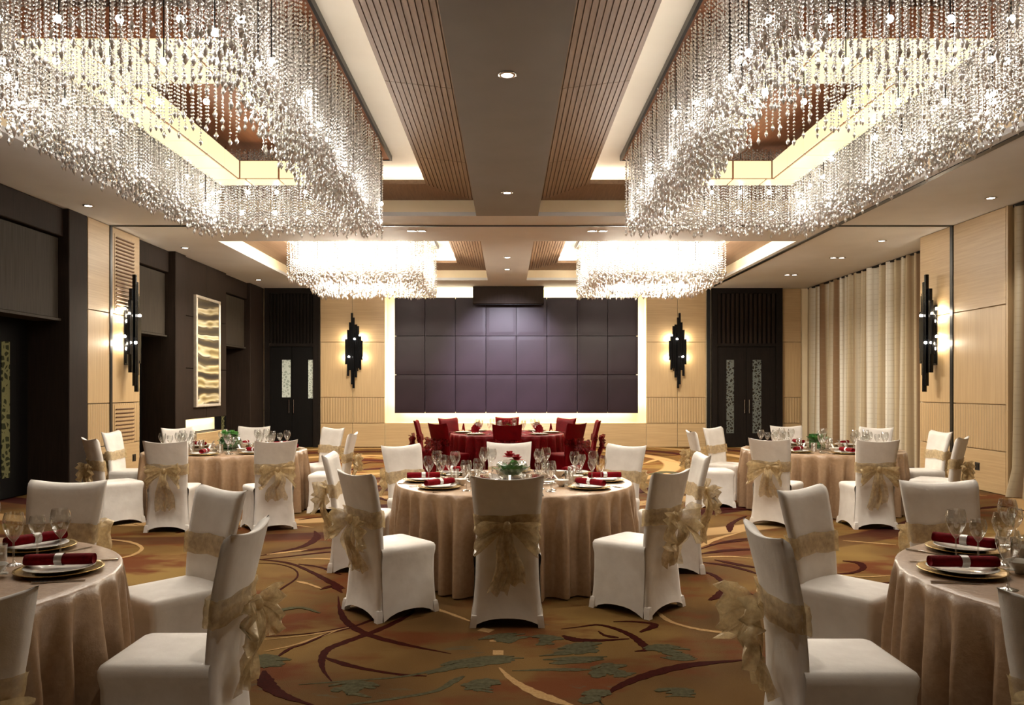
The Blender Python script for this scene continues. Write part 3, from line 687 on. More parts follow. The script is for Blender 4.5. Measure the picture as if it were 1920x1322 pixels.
for y, e, w_ in ((3.6, 26, 'beside the front doorway-side table'), (7.3, 26, 'short of the tall dark doorway'), (11.46, 16, 'beside the tall dark doorway'), (14.9, 16, 'before the recess by the painting'), (19.3, 20, 'by the far dark double doors')):
    downlight(-6.0 if y > 8 else -5.75, y, 'recessed downlight in the ceiling border ' + w_, e, 80, gL)

# ------------------------------------------------------------------ chandeliers
OCT_V = np.array([(1,0,0),(0,1,0),(-1,0,0),(0,-1,0),(0,0,1.15),(0,0,-1.15)], float)
OCT_F = np.array([(0,1,4),(1,2,4),(2,3,4),(3,0,4),(1,0,5),(2,1,5),(3,2,5),(0,3,5)], int)
def beads_mesh(name, pos, rad, mat, zst=None):
    n = len(pos); rad = np.asarray(rad)[:, None, None]; V = OCT_V[None]*rad
    if zst is not None: V = V*np.stack([np.ones(n), np.ones(n), zst], 1)[:, None, :]
    ang = np.random.default_rng(4).uniform(0, 1.57, n); c, s = np.cos(ang)[:, None], np.sin(ang)[:, None]
    V = np.stack([V[:,:,0]*c - V[:,:,1]*s, V[:,:,0]*s + V[:,:,1]*c, V[:,:,2]], 2) + np.asarray(pos)[:, None, :]
    F = OCT_F[None] + (np.arange(n)*6)[:, None, None]
    me = bpy.data.meshes.new(name); me.vertices.add(n*6); me.vertices.foreach_set('co', V.reshape(-1).astype(np.float32))
    nf = n*8; me.loops.add(nf*3); me.loops.foreach_set('vertex_index', F.reshape(-1).astype(np.int32))
    me.polygons.add(nf); me.polygons.foreach_set('loop_start', np.arange(0, nf*3, 3, dtype=np.int32))
    me.update(calc_edges=True); me.materials.append(mat); return me
def strand_beads(x, y, ztop, zbot, sp, r, rng):
    n = max(2, int((ztop-zbot)/sp)); z = np.linspace(ztop-sp*0.5, zbot+0.05, n)
    P_ = np.stack([np.full(n, x), np.full(n, y), z], 1); P_[:, :2] += rng.normal(0, 0.0015, (n, 2))
    rr = rng.uniform(0.75, 1.2, n)*r; zs = np.ones(n)
    P_ = np.vstack([P_, [x, y, zbot]]); rr = np.append(rr, r*1.7); zs = np.append(zs, 1.7)
    return P_, rr, zs
TOP = 4.70
NEAR_RECT = dict(hw=1.265, L=6.1, side=0.45, far=0.5, near=1.9)
def side_strands(hw, y0, y1, side, step, rng, jit):
    out = []
    for sx in (-1, 1):
        for a in np.arange(hw-side, hw+0.001, step):
            for b in np.arange(y0, y1, step):
                out.append((sx*a + rng.normal(0, jit), b + rng.normal(0, jit)))
    return out
def chandelier_near(cx, y0, label, store={}):
    hw, L = 1.265, 6.1; rng = np.random.default_rng(11)
    root = thing('crystal_chandelier', label, 'chandelier', (cx, y0, 0), 0, 'crystal chandeliers')
    if not store:
        pos = []
        pos += side_strands(hw, 1.9, L-0.5, 0.45, 0.056, rng, 0.012)
        for sx in (-1, 1):
            for a in np.arange(hw-0.36, hw+0.001, 0.09):
                for b in np.arange(0.02, 1.9, 0.10): pos.append((sx*a + rng.normal(0, .01), b + rng.normal(0, .01)))
        for b in np.arange(L-0.48, L+0.001, 0.07):
            for a in np.arange(-hw, hw+0.001, 0.062): pos.append((a + rng.normal(0, .006), b + rng.normal(0, .01)))
        Ps, Rs, Zs = [], [], []
        for (x, y) in pos:
            zb = 3.66 + rng.uniform(-0.05, 0.13)
            p, r_, z = strand_beads(x, y, TOP, zb, 0.036, 0.0125, rng); Ps.append(p); Rs.append(r_); Zs.append(z)
        store['mass'] = beads_mesh('crystal_mass', np.vstack(Ps), np.concatenate(Rs), M['crystal'], np.concatenate(Zs))
        store['strand'] = []
        for k in range(4):
            p, r_, z = strand_beads(0, 0, TOP, 3.62 + 0.06*k, 0.030, 0.0112, rng); store['strand'].append(beads_mesh('crystal_strand', p, r_, M['crystal'], z))
        rows = np.array([0.05, 0.3, 0.56, 0.85, 1.15, 1.48, 1.82]); xs = np.linspace(-hw, hw, 42)
        store['spots'] = [(x + rng.normal(0, .004), b + rng.normal(0, .012), rng.integers(4)) for b in rows for x in xs][:300]
        fr = MB(); t = 0.035
        fr.box(-hw-0.06, -hw-0.03, -0.06, L+0.06, TOP-0.01, ZU-0.002); fr.box(hw+0.03, hw+0.06, -0.06, L+0.06, TOP-0.01, ZU-0.002)
        fr.box(-hw-0.03, hw+0.03, -0.06, -0.03, TOP-0.01, ZU-0.002); fr.box(-hw-0.03, hw+0.03, L+0.03, L+0.06, TOP-0.01, ZU-0.002)
        store['rim'] = fr.mesh('rim_frame', M['black'])
        store['plate'] = MB().box(-hw-0.03, hw+0.03, -0.03, L+0.03, TOP, ZU-0.002).mesh('mounting_plate', M['wood_plate'])
        # light trough: wood carcass with backlit panels underneath and on the inner side
        ox, ix, oy0, iy0, iy1, oy1 = 0.85, 0.5, 1.2, 2.1, 5.3, 5.6; zb, zt = 4.21, 4.46
        body = MB()
        body.box(-ox, -ix-0.012, oy0, oy1, zb+0.012, zt); body.box(ix+0.012, ox, oy0, oy1, zb+0.012, zt)
        body.box(-ix-0.012, ix+0.012, oy0, iy0-0.012, zb+0.012, zt); body.box(-ix-0.012, ix+0.012, iy1+0.012, oy1, zb+0.012, zt)
        for hx, hy in ((-ox+.1, oy0+.1), (ox-.1, oy0+.1), (-ox+.1, oy1-.1), (ox-.1, oy1-.1)): body.tube((hx, hy, zt), (hx, hy, TOP), 0.012, 6)
        store['trough'] = body.mesh('light_trough', M['wood_plate'])
        store['panels'] = []
        g = 0.013
        def pan(x0, x1, y0_, y1_, z0, z1): store['panels'].append(MB().box(x0, x1, y0_, y1_, z0, z1).mesh('light_panel', M['panel_light']))
        for s0, s1 in ((-ox, -ix-0.012), (ix+0.012, ox)):
            for k in range(6):
                a, b = iy0 + (iy1-iy0)*k/6, iy0 + (iy1-iy0)*(k+1)/6
                pan(s0+g, s1-g, a+g, b-g, zb, zb+0.012)
                xx = -ix-0.012 if s0 < 0 else ix
                pan(xx, xx+0.012, a+g, b-g, zb+0.02, zt-g)
        for k in range(4):
            a, b = -ox + 2*ox*k/4, -ox + 2*ox*(k+1)/4
            pan(a+g, b-g, oy0+g, (oy0+iy0)/2-g, zb, zb+0.012); pan(a+g, b-g, (oy0+iy0)/2+g, iy0-g, zb, zb+0.012); pan(a+g, b-g, iy1+g, oy1-g, zb, zb+0.012)
        for k in range(2):
            a, b = -ix + ix*k, -ix + ix*(k+1)
            pan(a+g, b-g, iy1, iy1+0.012, zb+0.02, zt-g); pan(a+g, b-g, iy0-0.012, iy0, zb+0.02, zt-g)
        store['bulb'] = MB().lathe([(0.0005,-0.026),(0.018,-0.019),(0.026,0),(0.018,0.019),(0.0005,0.026)], 10).mesh('bulb', M['bulb'], True)
        store['rods'] = {}
        bs = []
        for b in (0.3, 0.97, 1.8):
            for k in range(7): bs.append((-hw+0.08+k*0.395, b, 3.95))
        for b in np.arange(2.3, L-0.4, 0.42):
            for sx in (-1, 1): bs.append((sx*(hw-0.06 if int(b*10) % 2 else hw-0.3), b, 3.92 if int(b*5) % 2 else 4.12))
        for k in range(6): bs.append((-hw+0.15+k*0.45, L-0.2, 3.92)); bs.append((-hw+0.35+k*0.38, L-0.35, 4.16))
        rb = random.Random(5)
        for k in range(22):
            for sx in (-1, 1): bs.append((sx*(hw - rb.uniform(0.0, 0.42)), rb.uniform(0.2, L-0.3), round(rb.uniform(3.72, 4.25)*20)/20))
        store['bs'] = bs
    ob('mounting_plate', store['plate'], root); ob('rim_frame', store['rim'], root)
    tr = ob('light_trough', store['trough'], root)
    for pm_ in store['panels']: ob('light_panel', pm_, tr)
    for x, y, k in store['spots']: ob('crystal_strand', store['strand'][int(k)], root, (x, y, 0))
    ms = ob('crystal_mass', store['mass'], root); ms['kind'] = 'stuff'
    for x, y, z in store['bs']:
        key = round(TOP-z, 3)
        if key not in store['rods']: store['rods'][key] = MB().tube((0,0,0.016), (0,0,key), 0.005, 6).mesh('rod', M['black'])
        bo = ob('bulb', store['bulb'], root, (x, y, z)); ob('rod', store['rods'][key], bo)
    lamps = [(sx*0.35, yy, 3.80, 70.0, 'SPOT') for sx in (-1, 1) for yy in (2.5, 3.7, 4.9)] + [(xx, yy, 3.80, 26.0, 'SPOT') for xx in (-0.9, 0.0, 0.9) for yy in (0.2, 1.4)]
    lamps += [(xx, yy, 3.86, 4.5, 'POINT') for xx in (-0.8, 0.0, 0.8) for yy in (0.43, 1.3)] + [(sx*0.68, yy, 3.74, 10.0, 'POINT') for sx in (-1, 1) for yy in (2.2, 3.2, 4.2, 5.1)] + [(sx*1.40, yy, 3.85, 7.0, 'POINT') for sx in (-1, 1) for yy in (0.6, 1.8, 3.0, 4.2, 5.4)] + [(0.0, 5.3, 3.74, 9.0, 'POINT')]
    for (x, y, z, e, kd) in lamps:
        ld = bpy.data.lights.new('chandelier_light', kd); ld.energy = P_NEAR*e*(0.8 if kd == 'POINT' else 1.0); ld.color = BULB; ld.shadow_soft_size = 0.10
        if kd == 'SPOT': ld.spot_size = R(150); ld.spot_blend = 1.0
        lo = bpy.data.objects.new('chandelier_light', ld); COL.objects.link(lo); lo.parent = root; lo.location = (x, y, z)
def chandelier_far(cx, y0, label, store={}):
    hw, L = 1.265, 3.0; rng = np.random.default_rng(7)
    root = thing('crystal_chandelier', label, 'chandelier', (cx, y0, 0), 0, 'crystal chandeliers')
    if not store:
        pos = []
        pos += side_strands(hw, 0.4, L-0.4, 0.4, 0.06, rng, 0.015)
        for lo_, hi_ in ((0.0, 0.4), (L-0.4, L)):
            for b in np.arange(lo_, hi_+0.001, 0.065):
                for a in np.arange(-hw, hw+0.001, 0.055): pos.append((a + rng.normal(0, .01), b + rng.normal(0, .01)))
        Ps, Rs, Zs = [], [], []
        for (x, y) in pos:
            p, r_, z = strand_beads(x, y, TOP, 3.62 + rng.uniform(-0.06, 0.14), 0.045, 0.015, rng); Ps.append(p); Rs.append(r_); Zs.append(z)
        store['mass'] = beads_mesh('crystal_mass', np.vstack(Ps), np.concatenate(Rs), M['crystal'], np.concatenate(Zs))
        fr = MB()
        fr.box(-hw-0.06, -hw-0.03, -0.06, L+0.06, TOP-0.01, ZU-0.002); fr.box(hw+0.03, hw+0.06, -0.06, L+0.06, TOP-0.01, ZU-0.002)
        fr.box(-hw-0.03, hw+0.03, -0.06, -0.03, TOP-0.01, ZU-0.002); fr.box(-hw-0.03, hw+0.03, L+0.03, L+0.06, TOP-0.01, ZU-0.002)
        store['rim'] = fr.mesh('rim_frame', M['black'])
        store['plate'] = MB().box(-hw-0.03, hw+0.03, -0.03, L+0.03, TOP, ZU-0.002).mesh('mounting_plate', M['white'])
        store['bulb'] = MB().lathe([(0.0005,-0.026),(0.019,-0.018),(0.026,0),(0.019,0.018),(0.0005,0.026)], 8).mesh('bulb', M['bulb_far'], True)
        store['rod'] = MB().tube((0,0,0.02), (0,0,TOP-3.95), 0.005, 6).mesh('rod', M['black'])
        store['bs'] = [(-hw+0.12+k*0.38, y) for k in range(7) for y in (0.06, 0.3, L-0.3, L-0.1)] + [(sx*(hw-0.15), y) for sx in (-1,1) for y in np.arange(0.7, L-0.5, 0.45)]
    ob('mounting_plate', store['plate'], root); ob('rim_frame', store['rim'], root)
    ms = ob('crystal_mass', store['mass'], root); ms['kind'] = 'stuff'
    for x, y in store['bs']:
        bo = ob('bulb', store['bulb'], root, (x, y, 3.95)); ob('rod', store['rod'], bo)
    lamps = [(sx*0.4, yy, 3.8, 150.0) for sx in (-1, 1) for yy in (0.7, 1.5, 2.3)] + [(xx, -0.12, 4.2, 50.0) for xx in (-0.9, 0.0, 0.9)] + [(sx*1.32, yy, 4.2, 40.0) for sx in (-1, 1) for yy in (0.7, 2.0)]
    for (x, y, z, e) in lamps:
        ld = bpy.data.lights.new('chandelier_light', 'POINT'); ld.energy = P_FAR*e; ld.color = (1.0,0.90,0.74); ld.shadow_soft_size = 0.12
        lo = bpy.data.objects.new('chandelier_light', ld); COL.objects.link(lo); lo.parent = root; lo.location = (x, y, z)
chandelier_near(-2.915, 4.9, 'long rectangular crystal chandelier over the tables on the dark doorway side')
chandelier_near(2.88, 4.9, 'long rectangular crystal chandelier over the tables on the curtain side')
chandelier_far(-2.86, 15.0, 'glowing crystal chandelier beyond the dark track, on the painting side')
chandelier_far(2.84, 15.0, 'glowing crystal chandelier beyond the dark track, on the curtain side')

# ------------------------------------------------------------------ chairs (local: sitter faces +y)
def lerp_tab(tab, z):
    for (z0, v0), (z1, v1) in zip(tab[:-1], tab[1:]):
        if z <= z1: return v0 + (v1-v0)*(z-z0)/(z1-z0)
    return tab[-1][1]
HW_ = [(0,.238),(.1,.224),(.3,.208),(.5,.202),(.65,.206),(.8,.222),(.99,.236)]
YB_ = [(0,-.262),(.1,-.245),(.3,-.232),(.5,-.232),(.7,-.250),(.99,-.315)]
H = 0.99
def cover_mesh(mat):
    m = MB(); n = 12; rings = []
    for z in (0.0,.02,.06,.12,.2,.3,.4,.46,.52,.58,.64,.7,.76,.82,.87,.91,.945,.97,.985,.99):
        wd, yb = lerp_tab(HW_, z), lerp_tab(YB_, z); t = 0.055
        if z > .95: t *= max(0.25, math.sqrt(max(0, 1-((z-.95)/.042)**2)))
        def zz(u):
            q = z
            if z > .7: q -= 0.025*(1-u*u)*((z-.7)/.29)**1.5
            if z < .22: q += 0.062*(1-abs(u)**2.6)*(1-z/.22)
            return q
        curve = lambda u: -0.022*(1-u*u)*min(1, max(0, (z-.3)/.3))
        rear = [((2*i/n-1)*wd, yb + curve(2*i/n-1) + (0.012 if i in (0,n) else 0), zz(2*i/n-1)) for i in range(n+1)]
        front = [((1-2*i/n)*wd, yb + t + curve(1-2*i/n) - (0.012 if i in (0,n) else 0), zz(1-2*i/n)) for i in range(n+1)]
        rings.append(rear + front)
    m.loops(rings); b = len(m.v) - len(rings[0]); N = len(rings[0])
    for i in range(n): m.f.append((b+i, b+i+1, b+N-2-i, b+N-1-i))
    # seat with skirt
    def per(sw, yf, yr, rc):
        pts = []
        for k in range(9): pts.append((-sw, yr + (yf-rc-yr)*k/8, k/8.0, 0))
        for k in range(1, 4):
            a = PI - k*PI/8; pts.append((-sw+rc+rc*math.cos(a), yf-rc+rc*math.sin(a), 1.0, 0))
        for k in range(9): pts.append((-sw+rc+(2*sw-2*rc)*k/8, yf, k/8.0, 1))
        for k in range(1, 4):
            a = PI/2 - k*PI/8; pts.append((sw-rc+rc*math.cos(a), yf-rc+rc*math.sin(a), 0.0, 1))
        for k in range(9): pts.append((sw, yf-rc-(yf-rc-yr)*k/8, k/8.0, 2))
        return pts
    lv = [(0,.238,.235,-.21),(.02,.236,.233,-.21),(.07,.230,.228,-.21),(.16,.222,.222,-.21),(.28,.216,.220,-.21),(.38,.215,.222,-.21),(.43,.222,.230,-.21),(.455,.222,.230,-.21),(.472,.214,.222,-.21),(.480,.198,.205,-.21)]
    rows = []
    for z, sw, yf, yr in lv:
        row = []
        for (x, y, u, sd) in per(sw, yf, yr, 0.03):
            q = z
            if z < .2: q += 0.055*(1-abs(2*u-1)**2.6)*(1-z/.2)
            row.append((x, y, q))
        rows.append(row)
    for fct, dz in ((0.7, .486), (0.35, .488)):
        row = [(p[0]*fct, -.21 + (p[1]+.21)*fct, dz) for p in rows[len(lv)-1]]
        rows.append(row)
    m.grid(rows)
    last = rows[-1]; b0 = len(m.v); m.v.append((0, -0.21, .488)); off = b0-len(last)
    for i in range(len(last)-1): m.f.append((off+i, off+i+1, b0))
    return m.mesh('cover', mat, True)
def pocket_mesh(mat, sx, rear):
    y0 = -.268 if rear else .20; x0 = sx*.222
    m = MB(); rg = []
    for z, g in ((0.0,.021),(.05,.021),(.075,.018),(.08,.010)):
        cx, cy = x0 - sx*z*.12, (y0+.026 if rear else y0+.014) + (z*.10 if rear else -z*.08)
        rg.append([(cx-g, cy-g, z), (cx+g, cy-g, z), (cx+g, cy+g, z), (cx-g, cy+g, z)])
    return m.loops(rg, True, True).mesh('foot_pocket', mat)
def band_mesh(mat, seed):
    rnd = random.Random(seed); m = MB(); n = 28; rows = []
    for j in range(7):
        v = j/6; row = []
        for i in range(n+1):
            a = 2*PI*i/n; z = 0.62 + 0.115*v
            z += 0.006*math.sin(3*a+seed) + 0.004*math.sin(9*a)
            wd, yb = lerp_tab(HW_, z)+.006, lerp_tab(YB_, z)
            ca, sa = math.cos(a), math.sin(a)
            x = wd*max(-1, min(1, 1.25*ca)); u = x/wd
            yc = yb + .0275 - 0.022*(1-u*u)
            y = yc + .037*max(-1, min(1, 1.6*sa)) + 0.005*math.sin(v*14 + 2*a + seed)*(1 if sa < 0 else .3)
            row.append((x, y, z))
        rows.append(row)
    return m.grid(rows).mesh('sash', mat, True)
BOWC = (0, -0.312, 0.665)
def loop_mesh(mat, sx, seed, vol):
    rnd = random.Random(seed); p1, p2 = rnd.uniform(0,6), rnd.uniform(0,6); rows = []
    for i in range(15):
        u = i/14; out = math.sin(u*PI)                     # out and back
        row = []
        for j in range(9):
            v = j/8 - 0.5
            hgt = 0.04 + (0.18+0.05*vol)*out
            x = sx*(0.012 + (0.172 + 0.02*math.sin(p1))*out)
            y = BOWC[1] - 0.008 - (0.035 + 0.075*vol)*math.sin(u*PI)*(1.0 if u > .5 else .45) - 0.026*math.sin(j*2.6+p2+u*4)*out
            z = BOWC[2] - v*hgt - (0.075+0.03*math.sin(p2))*out**1.4 + 0.016*math.sin(u*9+j+p1)*out
            row.append((x + 0.016*math.sin(j*2.1+p1)*out, y, z))
        rows.append(row)
    return MB().grid(rows).mesh('bow_loop', mat, True)
def tail_mesh(mat, sx, seed, vol):
    rnd = random.Random(seed*7+1); p1, p2 = rnd.uniform(0,6), rnd.uniform(0,6); L = rnd.uniform(.32,.46); rows = []
    for i in range(17):
        u = i/16; row = []
        for j in range(7):
            v = j/6 - 0.5; wd = 0.035 + 0.10*u**0.8
            x = sx*(0.01 + 0.045*u) + v*wd + 0.014*math.sin(u*7+p1)
            yb = lerp_tab(YB_, max(0, BOWC[2]-L*u)) - 0.022
            y = min(yb, BOWC[1] + 0.05*u) - 0.012 - (0.02+0.05*vol)*math.sin(min(1, u*1.6)*PI*0.9) - 0.022*math.sin(j*2.4+p2+u*5)*min(1, u*3)
            row.append((x, y, BOWC[2] - L*u - 0.02*math.sin(j*1.7+p1)*u))
        rows.append(row)
    return MB().grid(rows).mesh('tail', mat, True)
def knot_mesh(mat):
    rg = []
    for k in range(7):
        a = -PI/2 + PI*k/6; r = 0.030*math.cos(a)+0.002
        rg.append([(r*math.cos(b)*0.85, BOWC[1]-0.014+r*math.sin(b)*0.8+0.004*math.sin(3*b+k), BOWC[2]+0.036*math.sin(a)) for b in [2*PI*q/10 for q in range(10)]])
    return MB().loops(rg, True, True).mesh('knot', mat, True)
def chair_proto(cm, sm, seed, vol):
    parts = [('cover', CV[cm], None)]
    parts += [('foot_pocket', pocket_mesh(M[cm], sx, rear), None) for sx in (-1,1) for rear in (True, False)]
    sub = [('knot', knot_mesh(M[sm])), ('bow_loop', loop_mesh(M[sm], -1, seed, vol)), ('bow_loop', loop_mesh(M[sm], 1, seed+3, vol)), ('tail', tail_mesh(M[sm], -1, seed, vol)), ('tail', tail_mesh(M[sm], 1, seed+5, vol))]
    return parts, band_mesh(M[sm], seed), sub
CV = {'cover': cover_mesh(M['cover']), 'redcover': cover_mesh(M['redcover'])}
PROTO = [chair_proto('cover', 'sash', s, v) for s, v in ((1,.3),(2,.6),(3,1.0),(4,.15))]
REDP = [chair_proto('redcover', 'redsash', s, v) for s, v in ((5,.5),(6,.9))]
def place_chair(proto, x, y, face, label, group):
    # x, y: middle of the top of the backrest; face: heading the sitter looks along (degrees, 0 = +x)
    rz = R(face) - PI/2
    dx, dy = -math.sin(rz)*(-0.29), math.cos(rz)*(-0.29)
    root = thing('banquet_chair', label, 'chair', (x-dx, y-dy, 0), rz, group)
    parts, band, sub = proto
    for nm, me, _ in parts: ob(nm, me, root)
    s = ob('sash', band, root)
    for nm, me in sub: ob(nm, me, s)

# ------------------------------------------------------------------ tables
def cloth_mesh(mat, seed, rad=1.0, folds=34):
    rnd = random.Random(seed); n = 400; ph = [rnd.uniform(0, 6.28) for _ in range(5)]
    rows = []
    prof = [(0.0,.7605),(.5,.7605),(.93,.7605),(.985,.759),(1.0,.752)]
    for r, z in prof: rows.append([(r*rad*math.cos(2*PI*k/n), r*rad*math.sin(2*PI*k/n), z) for k in range(n)])
    for i in range(1, 15):
        v = i/14; z = .752 - .742*v; row = []
        for k in range(n):
            a = 2*PI*k/n
            f = math.sin(folds*a + 1.3*math.sin(3*a+ph[0]) + ph[1]) + 0.5*math.sin((folds*0.6//1)*a + ph[2]) + 0.25*math.sin(folds*2*a+ph[3])
            r = rad*(1.0 + .004 + .012*v) + 0.050*(abs(f)**0.8*(1 if f > 0 else -1) - 0.45)*min(1, v*2.2)**0.9
            row.append((r*math.cos(a), r*math.sin(a), max(z, 0.008)))
        rows.append(row)
    return MB().loops(rows).mesh('tablecloth', mat, True)
top_m = MB().lathe([(0.001,.735),(.96,.735),(.97,.75),(.96,.758),(.001,.758)], 48).mesh('tabletop', M['dark'])
leg_m = MB().tube((0,0,0),(0,0,.735),0.022).mesh('leg', M['black'])
TZ = 0.7605
# tableware meshes (origin at the base)
charger_m = MB().lathe([(.001,.004),(.10,.004),(.115,.0),(.12,.004),(.165,.014),(.175,.017),(.175,.020),(.165,.018),(.12,.009),(.10,.008),(.001,.008)], 36).mesh('charger_plate', M['gold'], True)
plate_m = MB().lathe([(.001,.0),(.08,.0),(.09,.004),(.135,.016),(.14,.019),(.135,.020),(.09,.010),(.08,.006),(.001,.006)], 32).mesh('dinner_plate', M['porcelain'], True)
def roll_mesh():
    rg = []; n = 14
    for k in range(13):
        u = k/12; y = -0.14 + 0.28*u
        r = 0.026*(1.0 - 0.10*math.exp(-((u-.5)/.07)**2)) * (0.94 if k in (0,12) else 1)
        rg.append([(r*1.15*math.cos(2*PI*q/n)*(1+0.04*math.sin(5*q+k)), y, 0.024 + r*0.92*math.sin(2*PI*q/n)) for q in range(n)])
    m = MB().loops(rg)
    for yy, s in ((-0.14, -1), (0.14, 1)):       # spiral ends
        m.v.append((0, yy - s*0.012, 0.024)); c = len(m.v)-1; base = 0 if s < 0 else 12*n
        for q in range(n): m.f.append((base+q, base+(q+1)%n, c))
    return m.mesh('napkin_roll', M['napkin'], True)
roll_m = roll_mesh()
rg_m = MB().loops([[(0.031*math.cos(2*PI*q/20), y, 0.024+0.0265*math.sin(2*PI*q/20)) for q in range(20)] for y in (-0.016,-0.012,0.012,0.016)]).mesh('napkin_ring', M['satin'], True)
def wine(hh, rb, rs):
    p = [(.0008,.004),(.02,.005),(.034,.002),(.036,.0005),(.036,.003),(.02,.007),(.006,.012),(.0038,.03),(.0038,rs),(.008,rs+.006)]
    bl = hh-rs-.006
    for k in range(1, 10):
        u = k/9; r = .008 + (rb-.008)*math.sin(min(1, u*1.35)*PI/2)**0.85
        if u > .6: r = rb*(1 - 0.22*((u-.6)/.4)**1.5)
        p.append((r, rs+.006+bl*u))
    return MB().lathe(p, 22).mesh('wine_glass', M['glass'], True)
big_m, small_m = wine(.235,.046,.10), wine(.205,.037,.10)
tumb_m = MB().lathe([(.0008,.004),(.03,.004),(.031,.0),(.033,.002),(.037,.11),(.0385,.112),(.036,.11),(.031,.012),(.0008,.012)], 20).mesh('tumbler', M['glass'], True)
bowl_m = MB().lathe([(.0008,.002),(.022,.0),(.025,.008),(.045,.03),(.058,.052),(.060,.054),(.057,.053),(.043,.032),(.022,.012),(.0008,.010)], 24).mesh('soup_bowl', M['porcelain'], True)
def spoon_mesh():
    m = MB(); rows = []
    for k in range(9):
        u = k/8; wd = .010 if u < .55 else .010 + .013*math.sin((u-.55)/.45*PI)**.7
        y = .09 - .15*u; z = .10 - .082*min(1, u*1.5) + (0 if u < .6 else 0)
        rows.append([(-wd, y, z), (0, y, z-.004), (wd, y, z)])
    m.grid(rows); rows2 = [[(p[0], p[1], p[2]-.004) for p in r_] for r_ in rows]; m.grid(rows2); return m.mesh('spoon', M['porcelain'], True)
spoon_m = spoon_mesh()
def knife_mesh():
    m = MB(); m.box(-.006,.006,-.10,-.01,0,.006); m.add([(-.007,-.01,.001),(.007,-.01,.001),(.009,.07,.001),(-.002,.11,.001),(-.007,-.01,.003),(.007,-.01,.003),(.009,.07,.003),(-.002,.11,.003)], [(0,3,2,1),(4,5,6,7),(0,1,5,4),(1,2,6,5),(2,3,7,6),(3,0,4,7)]); return m.mesh('table_knife', M['steel'])
def fork_mesh():
    m = MB(); m.box(-.005,.005,-.10,.04,.001,.004); m.box(-.012,.012,.04,.055,.002,.005)
    for k in range(4): m.box(-.012+.007*k, -.009+.007*k, .055,.10,.003,.006)
    return m.mesh('table_fork', M['steel'])
knife_m, fork_m = knife_mesh(), fork_mesh()
def fan_mesh():
    m = MB(); n = 13
    for s in (0, 1):
        rows = []
        for i in range(5):
            u = i/4; row = []
            for k in range(n):
                a = R(-62 + 124*k/(n-1)); r = .03 + .13*u*(0.8 + 0.2*math.cos(a*2))
                row.append((r*math.sin(a), .02*((k % 2)-.5)*u + (-.03 if s else .03)*(1-u), .004 + r*math.cos(a)*1.0))
            rows.append(row)
        m.grid(rows)
    return m.mesh('standing_napkin', M['napkin'], False)
fan_m = fan_mesh()
turn_m = MB().lathe([(.0008,.0),(.12,.0),(.12,.012),(.42,.012),(.425,.016),(.42,.020),(.0008,.020)], 48).mesh('glass_disc', M['glass'], True)

def centrepiece(x, y, z, kind, label):
    root = thing('flower_bowl', label, 'centrepiece', (x, y, z)); root.scale = (1.15, 1.15, 1.15)
    rnd = random.Random(hash(kind) % 97 if False else {'rose':1,'green':2,'pink':3,'cream':4,'low':5,'far':6}[kind])
    if kind == 'green' :
        ob('vase', MB().lathe([(.0008,.006),(.085,.004),(.09,.0),(.092,.006),(.095,.15),(.098,.152),(.092,.15),(.086,.012),(.0008,.012)], 4).mesh('vase', M['greenglass']), root)
    else:
        ob('vase', MB().lathe([(.0008,.006),(.07,.0015),(.10,.02),(.118,.06),(.112,.10),(.095,.13),(.098,.132),(.115,.10),(.121,.06),(.102,.018),(.07,.0005),(.0008,.004)], 28).mesh('vase', M['thinglass'] if kind != 'far' else M['greenglass'], True), root)
    nl = 24
    for k in range(nl):
        a = 2*PI*k/nl + rnd.uniform(-.2,.2); tilt = rnd.uniform(.25,.9); ln = rnd.uniform(.09,.14); r0 = .045
        pts = []
        for i in range(5):
            u = i/4; wd = .036*math.sin(min(1, u*.95+.05)*PI)**.8; rr = r0 + ln*u*math.sin(tilt); zz = .012 + ln*u*math.cos(tilt) + (.05 if kind in ('green',) else .02)
            t_ = Vector((-math.sin(a), math.cos(a), 0)); c_ = Vector((rr*math.cos(a), rr*math.sin(a), zz - .03*u*u*tilt))
            pts.append([tuple(c_ - t_*wd), tuple(c_ + Vector((0,0,-.006))), tuple(c_ + t_*wd)])
        ob('leaf', MB().grid(pts).mesh('leaf', M['leaf'], True), root)
    if kind == 'green': return root
    pm_ = {'rose':'rose','pink':'pinkpetal','cream':'creampetal','low':'rose','far':'leaf'}[kind]
    nf = 3 if kind == 'rose' else 7
    for k in range(nf):
        a = 2*PI*k/nf; rr = (.035 if nf == 3 else .065) if k or nf == 3 else 0.0
        c = (rr*math.cos(a), rr*math.sin(a), .145 + rnd.uniform(-.01,.02)); m = MB()
        for ly, (r_, hh, np_) in enumerate(((.054,.022,6),(.040,.034,5),(.024,.042,4))):
            for q in range(np_):
                b = 2*PI*q/np_ + ly*.5; rows = []
                for i in range(4):
                    u = i/3; row = []
                    for j in range(4):
                        bb = b + (j/3-.5)*1.35; r2 = r_*(.35+.65*u)
                        row.append((c[0]+r2*math.cos(bb), c[1]+r2*math.sin(bb), c[2]+hh*u - .008*u*u*(2-ly)))
                    rows.append(row)
                m.grid(rows)
        ob('flower', m.mesh('flower', M[pm_], True), root)
    return root

